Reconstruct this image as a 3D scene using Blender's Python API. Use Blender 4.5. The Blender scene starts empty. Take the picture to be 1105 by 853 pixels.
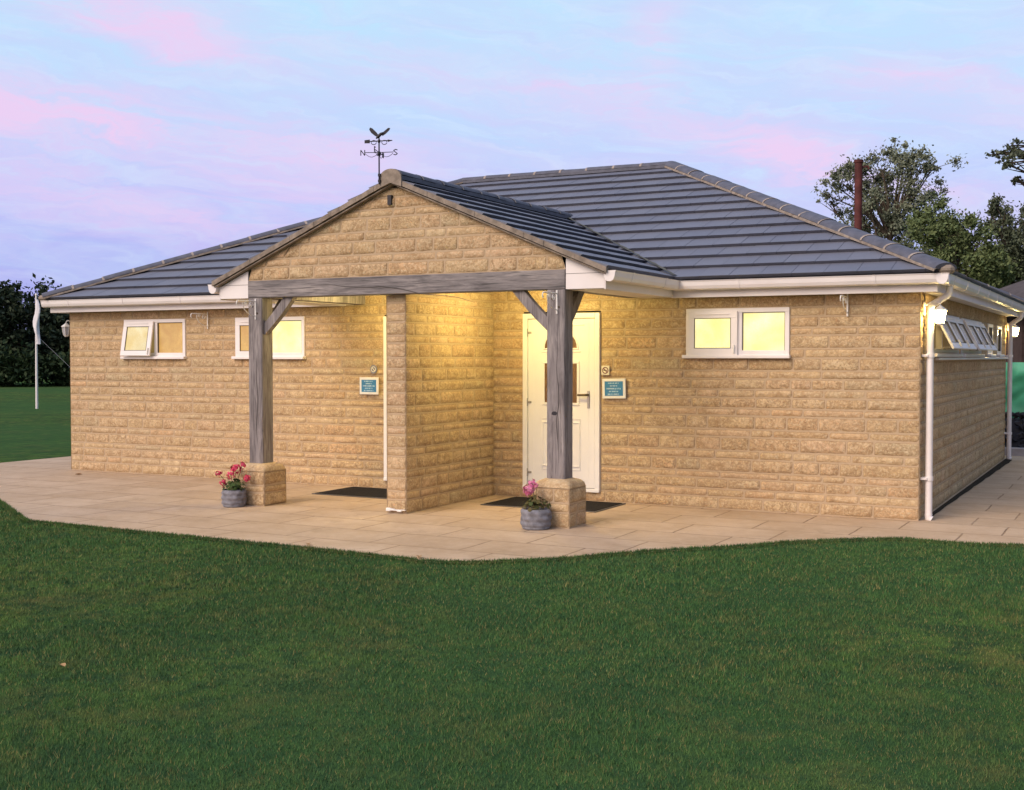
import bpy, math, random
import numpy as np
from mathutils import Vector, Matrix, noise
R = math.radians
rng = random.Random(7)
nrng = np.random.default_rng(11)
scene = bpy.context.scene
col = scene.collection

# ------------------------------------------------------------------ dimensions (metres)
W, D = 11.9, 8.36            # plan of the building, front wall on y = 0
HS = 2.297                   # soffit height
EAVE, ZE, TM = 0.275, 2.462, 0.438      # main roof: eave overhang, eave height, slope
XB1, XB2, YP = 5.03, 8.93, -2.035    # porch beam
XG = (XB1 + XB2) / 2
PE = 0.46                    # porch roof overhang at its sides
ZPE, TP = 2.472, 0.420
CAM = Vector((13.888, -12.581, 1.65))

# ------------------------------------------------------------------ helpers
class MB:
    """collects vertices and faces, then links them as one mesh object"""
    def __init__(self): self.v = []; self.f = []; self.s = []; self.mi = []; self.cur = 0; self.c = {}
    def add(self, verts, faces, smooth=False):
        n = len(self.v); self.v.extend([tuple(p) for p in verts])
        for f in faces: self.f.append(tuple(i + n for i in f)); self.s.append(smooth); self.mi.append(self.cur)
    def box(self, x0, x1, y0, y1, z0, z1, bev=0.0, M=None):
        if bev <= 0:
            vs = [(x, y, z) for z in (z0, z1) for y in (y0, y1) for x in (x0, x1)]
            fs = [(0, 2, 3, 1), (4, 5, 7, 6), (0, 1, 5, 4), (2, 6, 7, 3), (0, 4, 6, 2), (1, 3, 7, 5)]
        else:
            b = bev; vs = []; idx = {}
            xs, ys, zs = (x0, x1), (y0, y1), (z0, z1)
            for i in (0, 1):
                for j in (0, 1):
                    for k in (0, 1):
                        sx, sy, sz = (1 - 2 * i) * b, (1 - 2 * j) * b, (1 - 2 * k) * b
                        for a, p in (('x', (xs[i], ys[j] + sy, zs[k] + sz)), ('y', (xs[i] + sx, ys[j], zs[k] + sz)), ('z', (xs[i] + sx, ys[j] + sy, zs[k]))):
                            idx[(i, j, k, a)] = len(vs); vs.append(p)
            g = lambda i, j, k, a: idx[(i, j, k, a)]
            fs = []
            for i in (0, 1):
                q = [g(i, 0, 0, 'x'), g(i, 1, 0, 'x'), g(i, 1, 1, 'x'), g(i, 0, 1, 'x')]; fs.append(q if i else q[::-1])
                q = [g(0, i, 0, 'y'), g(0, i, 1, 'y'), g(1, i, 1, 'y'), g(1, i, 0, 'y')]; fs.append(q if i else q[::-1])
                q = [g(0, 0, i, 'z'), g(1, 0, i, 'z'), g(1, 1, i, 'z'), g(0, 1, i, 'z')]; fs.append(q if i else q[::-1])
            for i in (0, 1):
                for j in (0, 1):
                    q = [g(i, j, 0, 'x'), g(i, j, 1, 'x'), g(i, j, 1, 'y'), g(i, j, 0, 'y')]; fs.append(q if (i ^ j) else q[::-1])
                    q = [g(i, 0, j, 'x'), g(i, 0, j, 'z'), g(i, 1, j, 'z'), g(i, 1, j, 'x')]; fs.append(q if (i ^ j) else q[::-1])
                    q = [g(0, i, j, 'y'), g(1, i, j, 'y'), g(1, i, j, 'z'), g(0, i, j, 'z')]; fs.append(q if (i ^ j) else q[::-1])
            for i in (0, 1):
                for j in (0, 1):
                    for k in (0, 1):
                        q = [g(i, j, k, 'x'), g(i, j, k, 'y'), g(i, j, k, 'z')]; fs.append(q if (i + j + k) % 2 else q[::-1])
        if M is not None: vs = [M @ Vector(p) for p in vs]
        self.add(vs, fs)
    def tube(self, pts, rad, n=8, cap=True, smooth=True):
        pts = [Vector(p) for p in pts]
        if not isinstance(rad, (list, tuple)): rad = [rad] * len(pts)
        vs = []; fs = []
        t0 = (pts[1] - pts[0]).normalized()
        up = Vector((0, 0, 1)) if abs(t0.z) < .9 else Vector((1, 0, 0))
        a = t0.cross(up).normalized()
        for i, p in enumerate(pts):
            if i == 0: t = t0
            elif i == len(pts) - 1: t = (pts[i] - pts[i - 1]).normalized()
            else: t = ((pts[i + 1] - pts[i]).normalized() + (pts[i] - pts[i - 1]).normalized()).normalized()
            a = (a - t * a.dot(t)).normalized(); b = t.cross(a)
            for k in range(n):
                an = 2 * math.pi * k / n
                vs.append(p + (a * math.cos(an) + b * math.sin(an)) * rad[i])
        for i in range(len(pts) - 1):
            for k in range(n):
                fs.append((i * n + k, i * n + (k + 1) % n, (i + 1) * n + (k + 1) % n, (i + 1) * n + k))
        self.add(vs, fs, smooth)
        if cap:
            self.add(vs[:n], [tuple(range(n))[::-1]]); self.add(vs[-n:], [tuple(range(n))])
    def lathe(self, prof, n=20, center=(0, 0, 0), wob=None, smooth=True):
        cx, cy, cz = center; vs = []; fs = []
        for i, (r, z) in enumerate(prof):
            for k in range(n):
                a = 2 * math.pi * k / n; rr = r + (wob(a, z) if wob else 0)
                vs.append((cx + rr * math.cos(a), cy + rr * math.sin(a), cz + z))
        for i in range(len(prof) - 1):
            for k in range(n):
                fs.append((i * n + k, i * n + (k + 1) % n, (i + 1) * n + (k + 1) % n, (i + 1) * n + k))
        self.add(vs, fs, smooth)
    def prism(self, poly, d):
        """closed 3d polygon extruded by vector d"""
        n = len(poly); d = Vector(d); vs = [Vector(p) for p in poly] + [Vector(p) + d for p in poly]
        fs = [tuple(range(n))[::-1], tuple(range(n, 2 * n))] + [(k, (k + 1) % n, n + (k + 1) % n, n + k) for k in range(n)]
        self.add(vs, fs)
    def build(self, name, mat, parent=None, loc=None):
        me = bpy.data.meshes.new(name); me.from_pydata(self.v, [], self.f)
        me.polygons.foreach_set('use_smooth', self.s)
        for q in (mat if isinstance(mat, (list, tuple)) else [mat]): me.materials.append(q)
        me.polygons.foreach_set('material_index', self.mi); me.update()
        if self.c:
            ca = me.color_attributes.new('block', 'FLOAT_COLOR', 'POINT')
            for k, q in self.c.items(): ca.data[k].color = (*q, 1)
        o = bpy.data.objects.new(name, me); col.objects.link(o)
        if parent: o.parent = parent
        if loc: o.location = loc
        return o

def fast_mesh(name, verts, faces, mat, parent=None, smooth=False):
    """numpy arrays: verts (n,3), faces (m,k) all with k corners"""
    me = bpy.data.meshes.new(name); k = faces.shape[1]
    me.vertices.add(len(verts)); me.vertices.foreach_set('co', verts.astype(np.float32).ravel())
    me.loops.add(faces.size); me.loops.foreach_set('vertex_index', faces.astype(np.int32).ravel())
    me.polygons.add(len(faces)); me.polygons.foreach_set('loop_start', np.arange(0, faces.size, k, dtype=np.int32))
    me.update(calc_edges=True); me.validate()
    if smooth: me.polygons.foreach_set('use_smooth', [True] * len(me.polygons))
    me.materials.append(mat)
    o = bpy.data.objects.new(name, me); col.objects.link(o)
    if parent: o.parent = parent
    return o

def tag(o, label=None, cat=None, group=None, kind=None):
    if label: o['label'] = label
    if cat: o['category'] = cat
    if group: o['group'] = group
    if kind: o['kind'] = kind
    return o
def thing(name, label, cat, loc=(0, 0, 0), rz=0, group=None):
    o = bpy.data.objects.new(name, None); col.objects.link(o)
    o.empty_display_size = .1
    o.location = loc; o.rotation_euler = (0, 0, rz)
    return tag(o, label, cat, group)
def copy_tree(o, parent=None):
    c = o.copy(); col.objects.link(c)
    if parent: c.parent = parent
    for ch in list(o.children): copy_tree(ch, c)
    return c

# ------------------------------------------------------------------ materials
class NT:
    def __init__(self, name):
        self.m = bpy.data.materials.new(name); self.m.use_nodes = True
        self.t = self.m.node_tree; self.t.nodes.clear()
        self.out = self.n('ShaderNodeOutputMaterial'); self.b = self.n('ShaderNodeBsdfPrincipled')
        self.l(self.b.outputs[0], self.out.inputs[0])
        self.tc = self.n('ShaderNodeTexCoord')
    def n(self, ty, **kw):
        nd = self.t.nodes.new(ty)
        for k, v in kw.items(): setattr(nd, k, v)
        return nd
    def l(self, a, b): self.t.links.new(a, b)
    def noise(self, scale, detail=4, rough=.55, dist=0, vec=None, sc=None):
        nd = self.n('ShaderNodeTexNoise'); nd.inputs['Scale'].default_value = scale
        nd.inputs['Detail'].default_value = detail; nd.inputs['Roughness'].default_value = rough; nd.inputs['Distortion'].default_value = dist
        v = vec or self.tc.outputs['Object']
        if sc:
            mp = self.n('ShaderNodeMapping'); mp.inputs['Scale'].default_value = sc; self.l(v, mp.inputs[0]); v = mp.outputs[0]
        self.l(v, nd.inputs['Vector']); return nd.outputs[0]
    def ramp(self, fac, stops, interp='LINEAR'):
        r = self.n('ShaderNodeValToRGB'); r.color_ramp.interpolation = interp
        while len(r.color_ramp.elements) < len(stops): r.color_ramp.elements.new(.5)
        for e, (p, c) in zip(r.color_ramp.elements, stops):
            e.position = p; e.color = (c, c, c, 1) if isinstance(c, (int, float)) else (*c, 1)
        self.l(fac, r.inputs[0]); return r.outputs[0]
    def mix(self, fac, a, b, mode='MIX'):
        x = self.n('ShaderNodeMix', data_type='RGBA', blend_type=mode)
        for sock, val in ((x.inputs[0], fac), (x.inputs[6], a), (x.inputs[7], b)):
            if isinstance(val, (int, float)): sock.default_value = val
            elif isinstance(val, tuple): sock.default_value = (*val, 1)
            else: self.l(val, sock)
        return x.outputs[2]
    def math(self, op, a, b=None, clamp=False):
        x = self.n('ShaderNodeMath', operation=op); x.use_clamp = clamp
        for sock, val in zip(x.inputs, (a, b)):
            if val is None: continue
            if isinstance(val, (int, float)): sock.default_value = val
            else: self.l(val, sock)
        return x.outputs[0]
    def bump(self, h, strength=.5, dist=.01, prev=None):
        b = self.n('ShaderNodeBump'); b.inputs['Strength'].default_value = strength; b.inputs['Distance'].default_value = dist
        self.l(h, b.inputs['Height'])
        if prev: self.l(prev, b.inputs['Normal'])
        self.l(b.outputs[0], self.b.inputs['Normal']); return b.outputs[0]
    def island(self): return self.n('ShaderNodeNewGeometry').outputs['Random Per Island']
    def col(self, c):
        if isinstance(c, tuple): self.b.inputs['Base Color'].default_value = (*c, 1)
        else: self.l(c, self.b.inputs['Base Color'])
    def set(self, rough=.8, spec=.3, metal=0):
        self.b.inputs['Roughness'].default_value = rough; self.b.inputs['Specular IOR Level'].default_value = spec; self.b.inputs['Metallic'].default_value = metal
        return self.m

def m_stone():
    n = NT('honey_stone'); isl = n.island()
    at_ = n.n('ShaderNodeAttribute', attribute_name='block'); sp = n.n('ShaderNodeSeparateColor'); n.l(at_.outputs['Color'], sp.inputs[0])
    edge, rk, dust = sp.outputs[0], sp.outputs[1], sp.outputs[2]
    base = n.ramp(isl, [(0, (.47, .34, .20)), (.18, (.56, .41, .245)), (.34, (.57, .40, .27)), (.5, (.50, .35, .205)), (.66, (.58, .45, .29)), (.8, (.56, .385, .235)), (.92, (.45, .37, .25)), (1, (.58, .37, .215))])
    c = n.mix(n.ramp(n.noise(8, 6, .65), [(.36, .85), (.58, 0)]), base, (.35, .23, .13))
    v = n.noise(15, 6, .62, .9); vein = n.math('ABSOLUTE', n.math('SUBTRACT', v, .5))
    c = n.mix(n.math('MULTIPLY', n.ramp(vein, [(.0, 1), (.055, 0)]), rk, True), c, (.30, .20, .115))
    c = n.mix(n.ramp(n.noise(21, 4, .65), [(.57, 0), (.72, .6)]), c, (.40, .34, .235))
    c = n.mix(n.ramp(n.noise(17, 4, .6, .5), [(.62, 0), (.74, .65)]), c, (.56, .32, .18))
    c = n.mix(n.ramp(n.noise(42, 4, .7), [(.48, 0), (.70, .7)]), c, (.70, .57, .40))
    c = n.mix(n.ramp(n.noise(1.2, 3), [(.5, 0), (.75, .25)]), c, (.45, .33, .22))
    c = n.mix(n.ramp(n.math('ADD', edge, n.math('MULTIPLY', n.math('SUBTRACT', n.noise(30, 3), .5), .5)), [(.45, 0), (.75, .85)]), c, (.25, .17, .095))  # shadow line round each block face, painted into the stone colour
    n.col(n.mix(1.0, c, (1.06, 1.055, .99), 'MULTIPLY')); p = n.bump(n.noise(26, 5, .65), .7, .018); p = n.bump(n.noise(48, 6, .7), .7, .014, p); n.bump(n.noise(160, 3, .7), .3, .004, p)
    return n.set(.92, .12)
def m_mortar():
    n = NT('sand_mortar'); c = n.mix(n.noise(30, 4), (.40, .295, .19), (.52, .40, .27)); n.col(c); n.bump(n.noise(120, 3), .4, .004)
    return n.set(.95, .1)
def m_roof():
    n = NT('slate_grey_tile'); isl = n.island()
    c = n.ramp(isl, [(0, (.116, .124, .162)), (.5, (.126, .134, .172)), (1, (.137, .145, .183))])
    c = n.mix(n.ramp(n.noise(1.3, 5, .6), [(.4, 0), (.75, .55)]), c, (.165, .165, .19))
    c = n.mix(n.ramp(n.noise(22, 5, .7), [(.55, 0), (.8, .4)]), c, (.09, .095, .115))
    c = n.mix(n.ramp(n.noise(55, 3, .6), [(.70, 0), (.76, .6)]), c, (.26, .26, .24))
    c = n.mix(n.ramp(n.noise(6, 5, .65, 0, sc=(1.6, .35, .5)), [(.52, 0), (.75, .4)]), c, (.10, .105, .12))
    n.col(c); n.bump(n.noise(90, 4, .7), .25, .004)
    return n.set(.58, .5)
def m_simple(name, c, rough=.6, spec=.4, var=.12, scale=8, metal=0, bump=0):
    n = NT(name); nz = n.noise(scale, 4)
    d = tuple(max(0, x * (1 - var)) for x in c); u = tuple(min(1, x * (1 + var * .6)) for x in c)
    n.col(n.mix(n.ramp(nz, [(.3, 0), (.7, 1)]), d, u))
    if bump: n.bump(n.noise(scale * 8, 3), bump, .004)
    return n.set(rough, spec, metal)
def m_oak():
    n = NT('weathered_oak')
    g = n.noise(10, 6, .65, .8, sc=(1, 1, .16)); g2 = n.noise(62, 4, .65, .5, sc=(1, 1, .045))
    c = n.ramp(g, [(.3, (.14, .125, .125)), (.5, (.245, .222, .222)), (.7, (.37, .335, .32))])
    c = n.mix(n.ramp(g2, [(.5, 0), (.66, .7)]), c, (.06, .052, .055))
    n.col(c); n.bump(g2, .6, .006); return n.set(.85, .2)
def m_oakx():
    n = NT('weathered_oak_beam')
    g = n.noise(10, 6, .65, .8, sc=(.16, 1, 1)); g2 = n.noise(62, 4, .65, .5, sc=(.045, 1, 1))
    c = n.ramp(g, [(.3, (.12, .11, .112)), (.5, (.235, .215, .215)), (.7, (.36, .325, .31))])
    c = n.mix(n.ramp(g2, [(.5, 0), (.66, .7)]), c, (.05, .048, .05))
    n.col(c); n.bump(g2, .6, .006); return n.set(.85, .2)
def m_grass(blade):
    n = NT('grass_blades' if blade else 'lawn_turf')
    p1 = n.noise(.55, 4, .6, .4); p2 = n.noise(2.6, 4, .6); p3 = n.noise(.12, 3)
    c = n.ramp(p1, [(.30, (.034, .074, .030)), (.48, (.050, .108, .036)), (.60, (.068, .128, .040)), (.74, (.115, .125, .056))])
    c = n.mix(n.ramp(p2, [(.48, 0), (.68, .75)]), c, (.150, .138, .060))
    c = n.mix(n.ramp(n.noise(.9, 5, .62, .6), [(.50, 0), (.62, .7)]), c, (.085, .165, .048))
    c = n.mix(n.ramp(n.noise(1.5, 4, .6, .5), [(.54, 0), (.66, .75)]), c, (.024, .052, .032))
    c = n.mix(n.ramp(n.noise(5.5, 4, .65), [(.46, 0), (.60, .85)]), c, (.026, .060, .036))
    c = n.mix(n.ramp(p3, [(.42, 0), (.60, .6)]), c, (.034, .100, .044))
    if blade:
        isl = n.island()
        c = n.mix(n.ramp(isl, [(0, .0), (.7, .25), (1, .5)]), c, (.085, .155, .055))
        c = n.mix(n.ramp(isl, [(.84, 0), (.88, .6)]), c, (.20, .165, .085))
    else:
        c = n.mix(.38, c, (.02, .034, .016)); n.bump(n.noise(70, 4, .7), .8, .02)
    n.col(n.mix(1.0, c, (1.42, 1.28, 1.08), 'MULTIPLY')); return n.set(.9, .0)
def m_field():
    n = NT('far_turf')
    c = n.ramp(n.noise(.3, 4, .6), [(.3, (.040, .095, .034)), (.6, (.058, .125, .042)), (.8, (.075, .13, .05))])
    n.col(c); return n.set(.9, .1)
def m_paving():
    n = NT('riven_paving')
    br = n.n('ShaderNodeTexBrick'); br.offset = .37; br.offset_frequency = 2; br.squash = 1
    mp = n.n('ShaderNodeMapping'); mp.inputs['Location'].default_value = (.12, .06, 0)
    wob = n.noise(1.4, 3); n.l(n.tc.outputs['Object'], mp.inputs[0])
    vm = n.n('ShaderNodeVectorMath', operation='ADD'); sc = n.n('ShaderNodeVectorMath', operation='SCALE'); sc.inputs['Scale'].default_value = .03
    nz = n.n('ShaderNodeTexNoise'); nz.inputs['Scale'].default_value = 3; n.l(n.tc.outputs['Object'], nz.inputs['Vector'])
    n.l(nz.outputs['Color'], sc.inputs[0]); n.l(mp.outputs[0], vm.inputs[0]); n.l(sc.outputs[0], vm.inputs[1]); n.l(vm.outputs[0], br.inputs['Vector'])
    br.inputs['Scale'].default_value = 1; br.inputs['Brick Width'].default_value = .92; br.inputs['Row Height'].default_value = .61
    br.inputs['Mortar Size'].default_value = .011; br.inputs['Mortar Smooth'].default_value = .5; br.inputs['Bias'].default_value = 0
    br.inputs['Color1'].default_value = (.455, .335, .225, 1); br.inputs['Color2'].default_value = (.525, .395, .275, 1); br.inputs['Mortar'].default_value = (.19, .13, .08, 1)
    c = n.mix(n.ramp(n.noise(1.7, 6, .65), [(.35, .55), (.65, 0)]), br.outputs['Color'], (.33, .225, .13))
    c = n.mix(n.ramp(n.noise(9, 5, .7), [(.5, 0), (.8, .5)]), c, (.56, .445, .33))
    c = n.mix(n.ramp(n.noise(.7, 3), [(.5, 0), (.75, .5)]), c, (.42, .32, .225))
    c = n.mix(n.ramp(n.noise(3.2, 6, .7, .8), [(.56, 0), (.72, .5)]), c, (.27, .20, .125))
    c = n.mix(n.ramp(n.noise(24, 4, .7), [(.60, 0), (.72, .45)]), c, (.24, .17, .105))
    n.col(c)
    h = n.math('SUBTRACT', n.noise(16, 6, .65), n.math('MULTIPLY', br.outputs['Fac'], 1.2))
    n.bump(h, .5, .012); return n.set(.85, .2)
def m_glow(name, c1, c2, s, scale=6):
    n = NT(name); n.col((.22, .19, .12)); f = n.noise(scale, 3, .5, .3)
    k = n.mix(n.ramp(f, [(.35, 0), (.7, 1)]), c1, c2)
    k = n.mix(n.ramp(n.noise(55, 4, .7), [(.35, .35), (.65, 0)]), k, tuple(x * .62 for x in c1))
    k = n.mix(n.ramp(n.noise(1.9, 2, .5, 0, sc=(1, 1, 1.6)), [(.38, .55), (.60, 0)]), k, tuple(x * .7 for x in c1))
    n.l(k, n.b.inputs['Emission Color']); n.b.inputs['Emission Strength'].default_value = s
    n.bump(n.noise(90, 3), .3, .003); return n.set(.18, .6)
def m_leaf(name, cs, rough=.7):
    n = NT(name); k = len(cs)
    c = n.ramp(n.island(), [(i / (k - 1), c) for i, c in enumerate(cs)])
    c = n.mix(n.ramp(n.noise(.5, 3), [(.35, 0), (.7, .5)]), c, tuple(x * .6 for x in cs[0]))
    n.col(c); return n.set(rough, .15)

STONE, MORTAR, ROOF, OAK, OAKX = m_stone(), m_mortar(), m_roof(), m_oak(), m_oakx()
UPVC = m_simple('white_upvc', (.78, .74, .73), .35, .45, .06, 3)
UPVC2 = m_simple('white_door_upvc', (.86, .84, .82), .3, .45, .04, 3)
SOFF = m_simple('soffit_board', (.70, .66, .62), .55, .3, .08, 2)
BED = m_simple('bedding_mortar', (.27, .225, .185), .95, .1, .35, 14, bump=.5)
RIDGE = m_simple('ridge_tile_grey', (.100, .104, .132), .7, .3, .25, 9, bump=.3)
RJOINT = m_simple('ridge_joint', (.34, .29, .25), .9, .1, .3, 20)
IRON = m_simple('black_iron', (.02, .018, .025), .5, .4, .2, 20)
WIRON = m_simple('white_painted_iron', (.75, .73, .70), .45, .4, .12, 30)
SEAL = m_simple('grey_gasket', (.10, .09, .085), .6, .3, .1, 10)
DARKH = m_simple('bronze_handle', (.11, .08, .055), .4, .5, .2, 30, .6)
STEEL = m_simple('brushed_steel', (.5, .48, .45), .35, .5, .1, 30, .8)
AMBER = m_simple('amber_glass', (.17, .095, .042), .25, .5, .25, 12)
MAT = m_simple('coir_mat', (.022, .020, .020), .95, .1, .4, 60, bump=.8)
SIGNW = m_simple('sign_white', (.78, .76, .72), .4, .4, .05, 5)
SIGNB = m_simple('sign_blue', (.045, .21, .42), .4, .4, .15, 12)
SIGNT = m_simple('sign_lettering', (.55, .68, .76), .5, .3, .05, 5)
SIGNG = m_simple('grey_plate', (.22, .225, .29), .45, .4, .1, 10)
SIGNC = m_simple('cream_plate', (.72, .68, .55), .45, .4, .05, 10)
RING = m_simple('sign_ring', (.19, .075, .075), .5, .3, .1, 10)
POT = m_simple('grey_stoneware', (.20, .20, .225), .75, .3, .35, 18, bump=.6)
SOIL = m_simple('potting_soil', (.035, .024, .017), 1, .05, .4, 60)
PETALR = m_leaf('red_pink_petal', [(.50, .035, .075), (.62, .06, .13), (.68, .12, .20)])
PETALP = m_leaf('pink_petal', [(.60, .13, .28), (.68, .22, .38), (.72, .34, .46)])
STEM = m_leaf('flower_leaf', [(.035, .07, .02), (.06, .10, .03), (.09, .10, .04)])
STEMB = m_leaf('brownish_leaf', [(.06, .07, .02), (.11, .085, .035), (.05, .08, .025)])
BARK = m_simple('bark', (.085, .068, .052), .95, .1, .4, 6, bump=.8)
GLOW_Y = m_glow('lit_frosted_glass', (1, .84, .26), (1, .98, .62), .92, 3.2)
GLOW_O = m_glow('lit_amber_glass', (.70, .31, .03), (.95, .56, .11), .56, 11)
GLOW_P = m_glow('lit_pale_glass', (.90, .66, .22), (1, .93, .60), .58, 5)
GLOW_S = m_glow('dim_lit_glass', (.60, .36, .10), (.80, .50, .16), .14)
def m_lamp(name, c, s):
    n = NT(name); n.col((.8, .75, .6)); n.b.inputs['Emission Color'].default_value = (*c, 1); n.b.inputs['Emission Strength'].default_value = s
    return n.set(.3, .4)
LAMP = m_lamp('lit_lantern_glass', (1, .74, .28), 140)
LAMPP = m_lamp('lit_porch_lamp', (1, .72, .22), 14)
GLASS = m_simple('dull_lantern_glass', (.42, .42, .46), .2, .5, .15, 30)
TURF, BLADE, FIELD, PAVE = m_grass(False), m_grass(True), m_field(), m_paving()

# ------------------------------------------------------------------ ground
def sheet(name, poly, z, mat, thick=None):
    m = MB()
    if thick: m.prism([(x, y, z - thick) for x, y in poly], (0, 0, thick))
    else: m.add([(x, y, z) for x, y in poly], [tuple(range(len(poly)))])
    return tag(m.build(name, mat), kind='structure')
# one big sheet, finely divided where it is near
gx = np.unique(np.concatenate([np.linspace(-900, -60, 9), np.linspace(-60, 40, 26), np.linspace(40, 900, 9)]))
gy = np.unique(np.concatenate([np.linspace(-200, -20, 6), np.linspace(-20, 120, 36), np.linspace(120, 1500, 8)]))
gv = np.array([(x, y, -.014) for y in gy for x in gx])
nx_ = len(gx)
gf = np.array([(j * nx_ + i, j * nx_ + i + 1, (j + 1) * nx_ + i + 1, (j + 1) * nx_ + i) for j in range(len(gy) - 1) for i in range(nx_ - 1)])
tag(fast_mesh('lawn', gv, gf, TURF), kind='structure')
PAVING_EDGE = [(-1.85, 9.6), (-1.85, -.3), (-.9, -1.25), (2.45, -3.24), (3.97, -4.18), (4.9, -4.21), (6.29, -4.24), (7.71, -4.27), (8.78, -4.34), (9.12, -4.24), (9.67, -3.77),
               (10.19, -3.05), (10.81, -2.42), (11.17, -1.94), (11.58, -1.58), (11.98, -1.33), (12.5, -1.37), (12.98, -1.24), (15.6, -1.2), (15.6, 9.0)]
sheet('paving', PAVING_EDGE, 0, PAVE, .06)
sheet('dark_strip', [(W + .02, .3), (W + .08, .3)] + [(W + .07 + .003 * k + .006 * math.sin(k * 1.7) + .005 * math.sin(k * 3.1), .6 + k * .3) for k in range(26)] + [(W + .02, 8.36)], .005, m_simple('rough_dark_strip', (.045, .038, .030), 1, .05, .5, 40, bump=1))  # dark band along the side wall foot, widening towards the back

# ------------------------------------------------------------------ the stone building
B = thing('stone_building', 'single-storey honey stone pavilion with slate-grey hipped roof and gabled oak porch', 'building', (0, 0, 0))

def courses(z0, z1, snaps, seed):
    r = random.Random(seed); zs = [z0]; k = 0
    while zs[-1] < z1 - .03:
        h = (.148 if k % 2 == 0 else .088) + r.uniform(-.008, .008)
        if r.random() < .12: h = .118
        zs.append(zs[-1] + h); k += 1
    s = (z1 - z0) / (zs[-1] - z0); zs = [z0 + (z - z0) * s for z in zs]
    for sn in snaps:
        i = min(range(1, len(zs) - 1), key=lambda j: abs(zs[j] - sn)); zs[i] = sn
    return zs
def stone_wall(name, P0, U, N, length, z0, z1, openings=(), seed=1, lim=None, res=.022, parent=B, snaps=()):
    """rock-faced coursed blocks standing proud of a mortar bed; lim(z) gives the u range (gables)"""
    P0, U, N = Vector(P0), Vector(U), Vector(N); r = random.Random(seed)
    sn = sorted({z for o in openings for z in o[2:] if z0 + .05 < z < z1 - .05} | set(snaps))
    zs = courses(z0, z1, sn, seed); mb = MB(); bk = MB(); flip = U.cross(Vector((0, 0, 1))).dot(N) < 0
    for za, zb in zip(zs[:-1], zs[1:]):
        zm = (za + zb) / 2
        cuts = sorted((o[0], o[1]) for o in openings if o[2] < zm < o[3])
        spans = []; u = 0
        for a, b in cuts: spans.append((u, a)); u = b
        spans.append((u, length))
        for a, b in spans:
            if b - a < .02: continue
            if lim:
                la, lb = lim(za); ma, mb_ = lim(zb)
            else: la = ma = a; lb = mb_ = b
            q = [P0 + U * la + Vector((0, 0, za)), P0 + U * lb + Vector((0, 0, za)), P0 + U * mb_ + Vector((0, 0, zb)), P0 + U * ma + Vector((0, 0, zb))]
            q = [p - N * .0045 for p in q]; bk.add(q, [(0, 1, 2, 3) if not flip else (3, 2, 1, 0)])
            edges = [a]; first = True
            while edges[-1] < b - .01:
                ln = r.choice((.22, .3, .36, .44, .52)) * r.uniform(.9, 1.1) * (1.0 if zb - za > .11 else 1.15)
                if first: ln *= r.uniform(.5, 1); first = False
                e = edges[-1] + ln; edges.append(b if b - e < .14 else e)
            for ea, eb in zip(edges[:-1], edges[1:]):
                if lim:
                    c0, c1 = max(ea, la), min(eb, lb); d0, d1 = max(ea, ma), min(eb, mb_)
                    if c1 - c0 < .03: continue
                    if d1 < d0: d0 = d1 = min(max((ea if abs(ea - la) > abs(eb - lb) else eb), ma), mb_)
                else: c0, c1, d0, d1 = ea, eb, ea, eb
                g = .0042; gu = .0030
                nu = max(3, int((eb - ea) / res)); nv = max(3, int((zb - za) / res))
                off = r.uniform(-.003, .003); sd = r.uniform(0, 50); tx, tz = r.uniform(-.01, .01), r.uniform(-.006, .006)
                rk = (1.0 if zb - za > .11 else .35) * r.uniform(.6, 1.1); dust = r.random(); cl = []
                vs = []
                for j in range(nv + 1):
                    t = j / nv; t = t if 0 < j < nv else t
                    z = za + g + (zb - za - 2 * g) * t
                    ua = c0 + (d0 - c0) * t + gu; ub = c1 + (d1 - c1) * t - gu
                    for i in range(nu + 1):
                        s = i / nu; uu = ua + (ub - ua) * s
                        p = P0 + U * uu + Vector((0, 0, z))
                        e = min(i, nu - i, j, nv - j)
                        if e == 0: d = -.007
                        else:
                            q_ = p * 9; d = .006 + off + .004 * noise.noise(Vector((q_.x + sd, q_.y, q_.z * 1.3))) + rk * .010 * noise.noise(Vector((p.x * 22 + sd, p.y * 22, p.z * 30))) + rk * .005 * noise.noise(Vector((p.x * 43, p.y * 43 + sd, p.z * 43))) + tx * (s - .5) + tz * (t - .5)
                            if e == 1: d = d * .75 + .000
                            d = max(d, -.002)
                        jit = .0050 * noise.noise(Vector((p.x * 23, p.y * 23 + sd, p.z * 23)))
                        cl.append((1.0 if e == 0 else 0.0, rk, dust)); vs.append(p + N * d + Vector((0, 0, jit)))  # outer ring marks where the block's shadow line gets painted
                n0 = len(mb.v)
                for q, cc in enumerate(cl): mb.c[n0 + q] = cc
                fs = []
                for j in range(nv):
                    for i in range(nu):
                        k = j * (nu + 1) + i; f = (k, k + 1, k + nu + 2, k + nu + 1)
                        fs.append(f if not flip else f[::-1])
                mb.add(vs, fs, True)
    o = mb.build(name, STONE, parent); bk.build('mortar', MORTAR, o); return o

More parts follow.
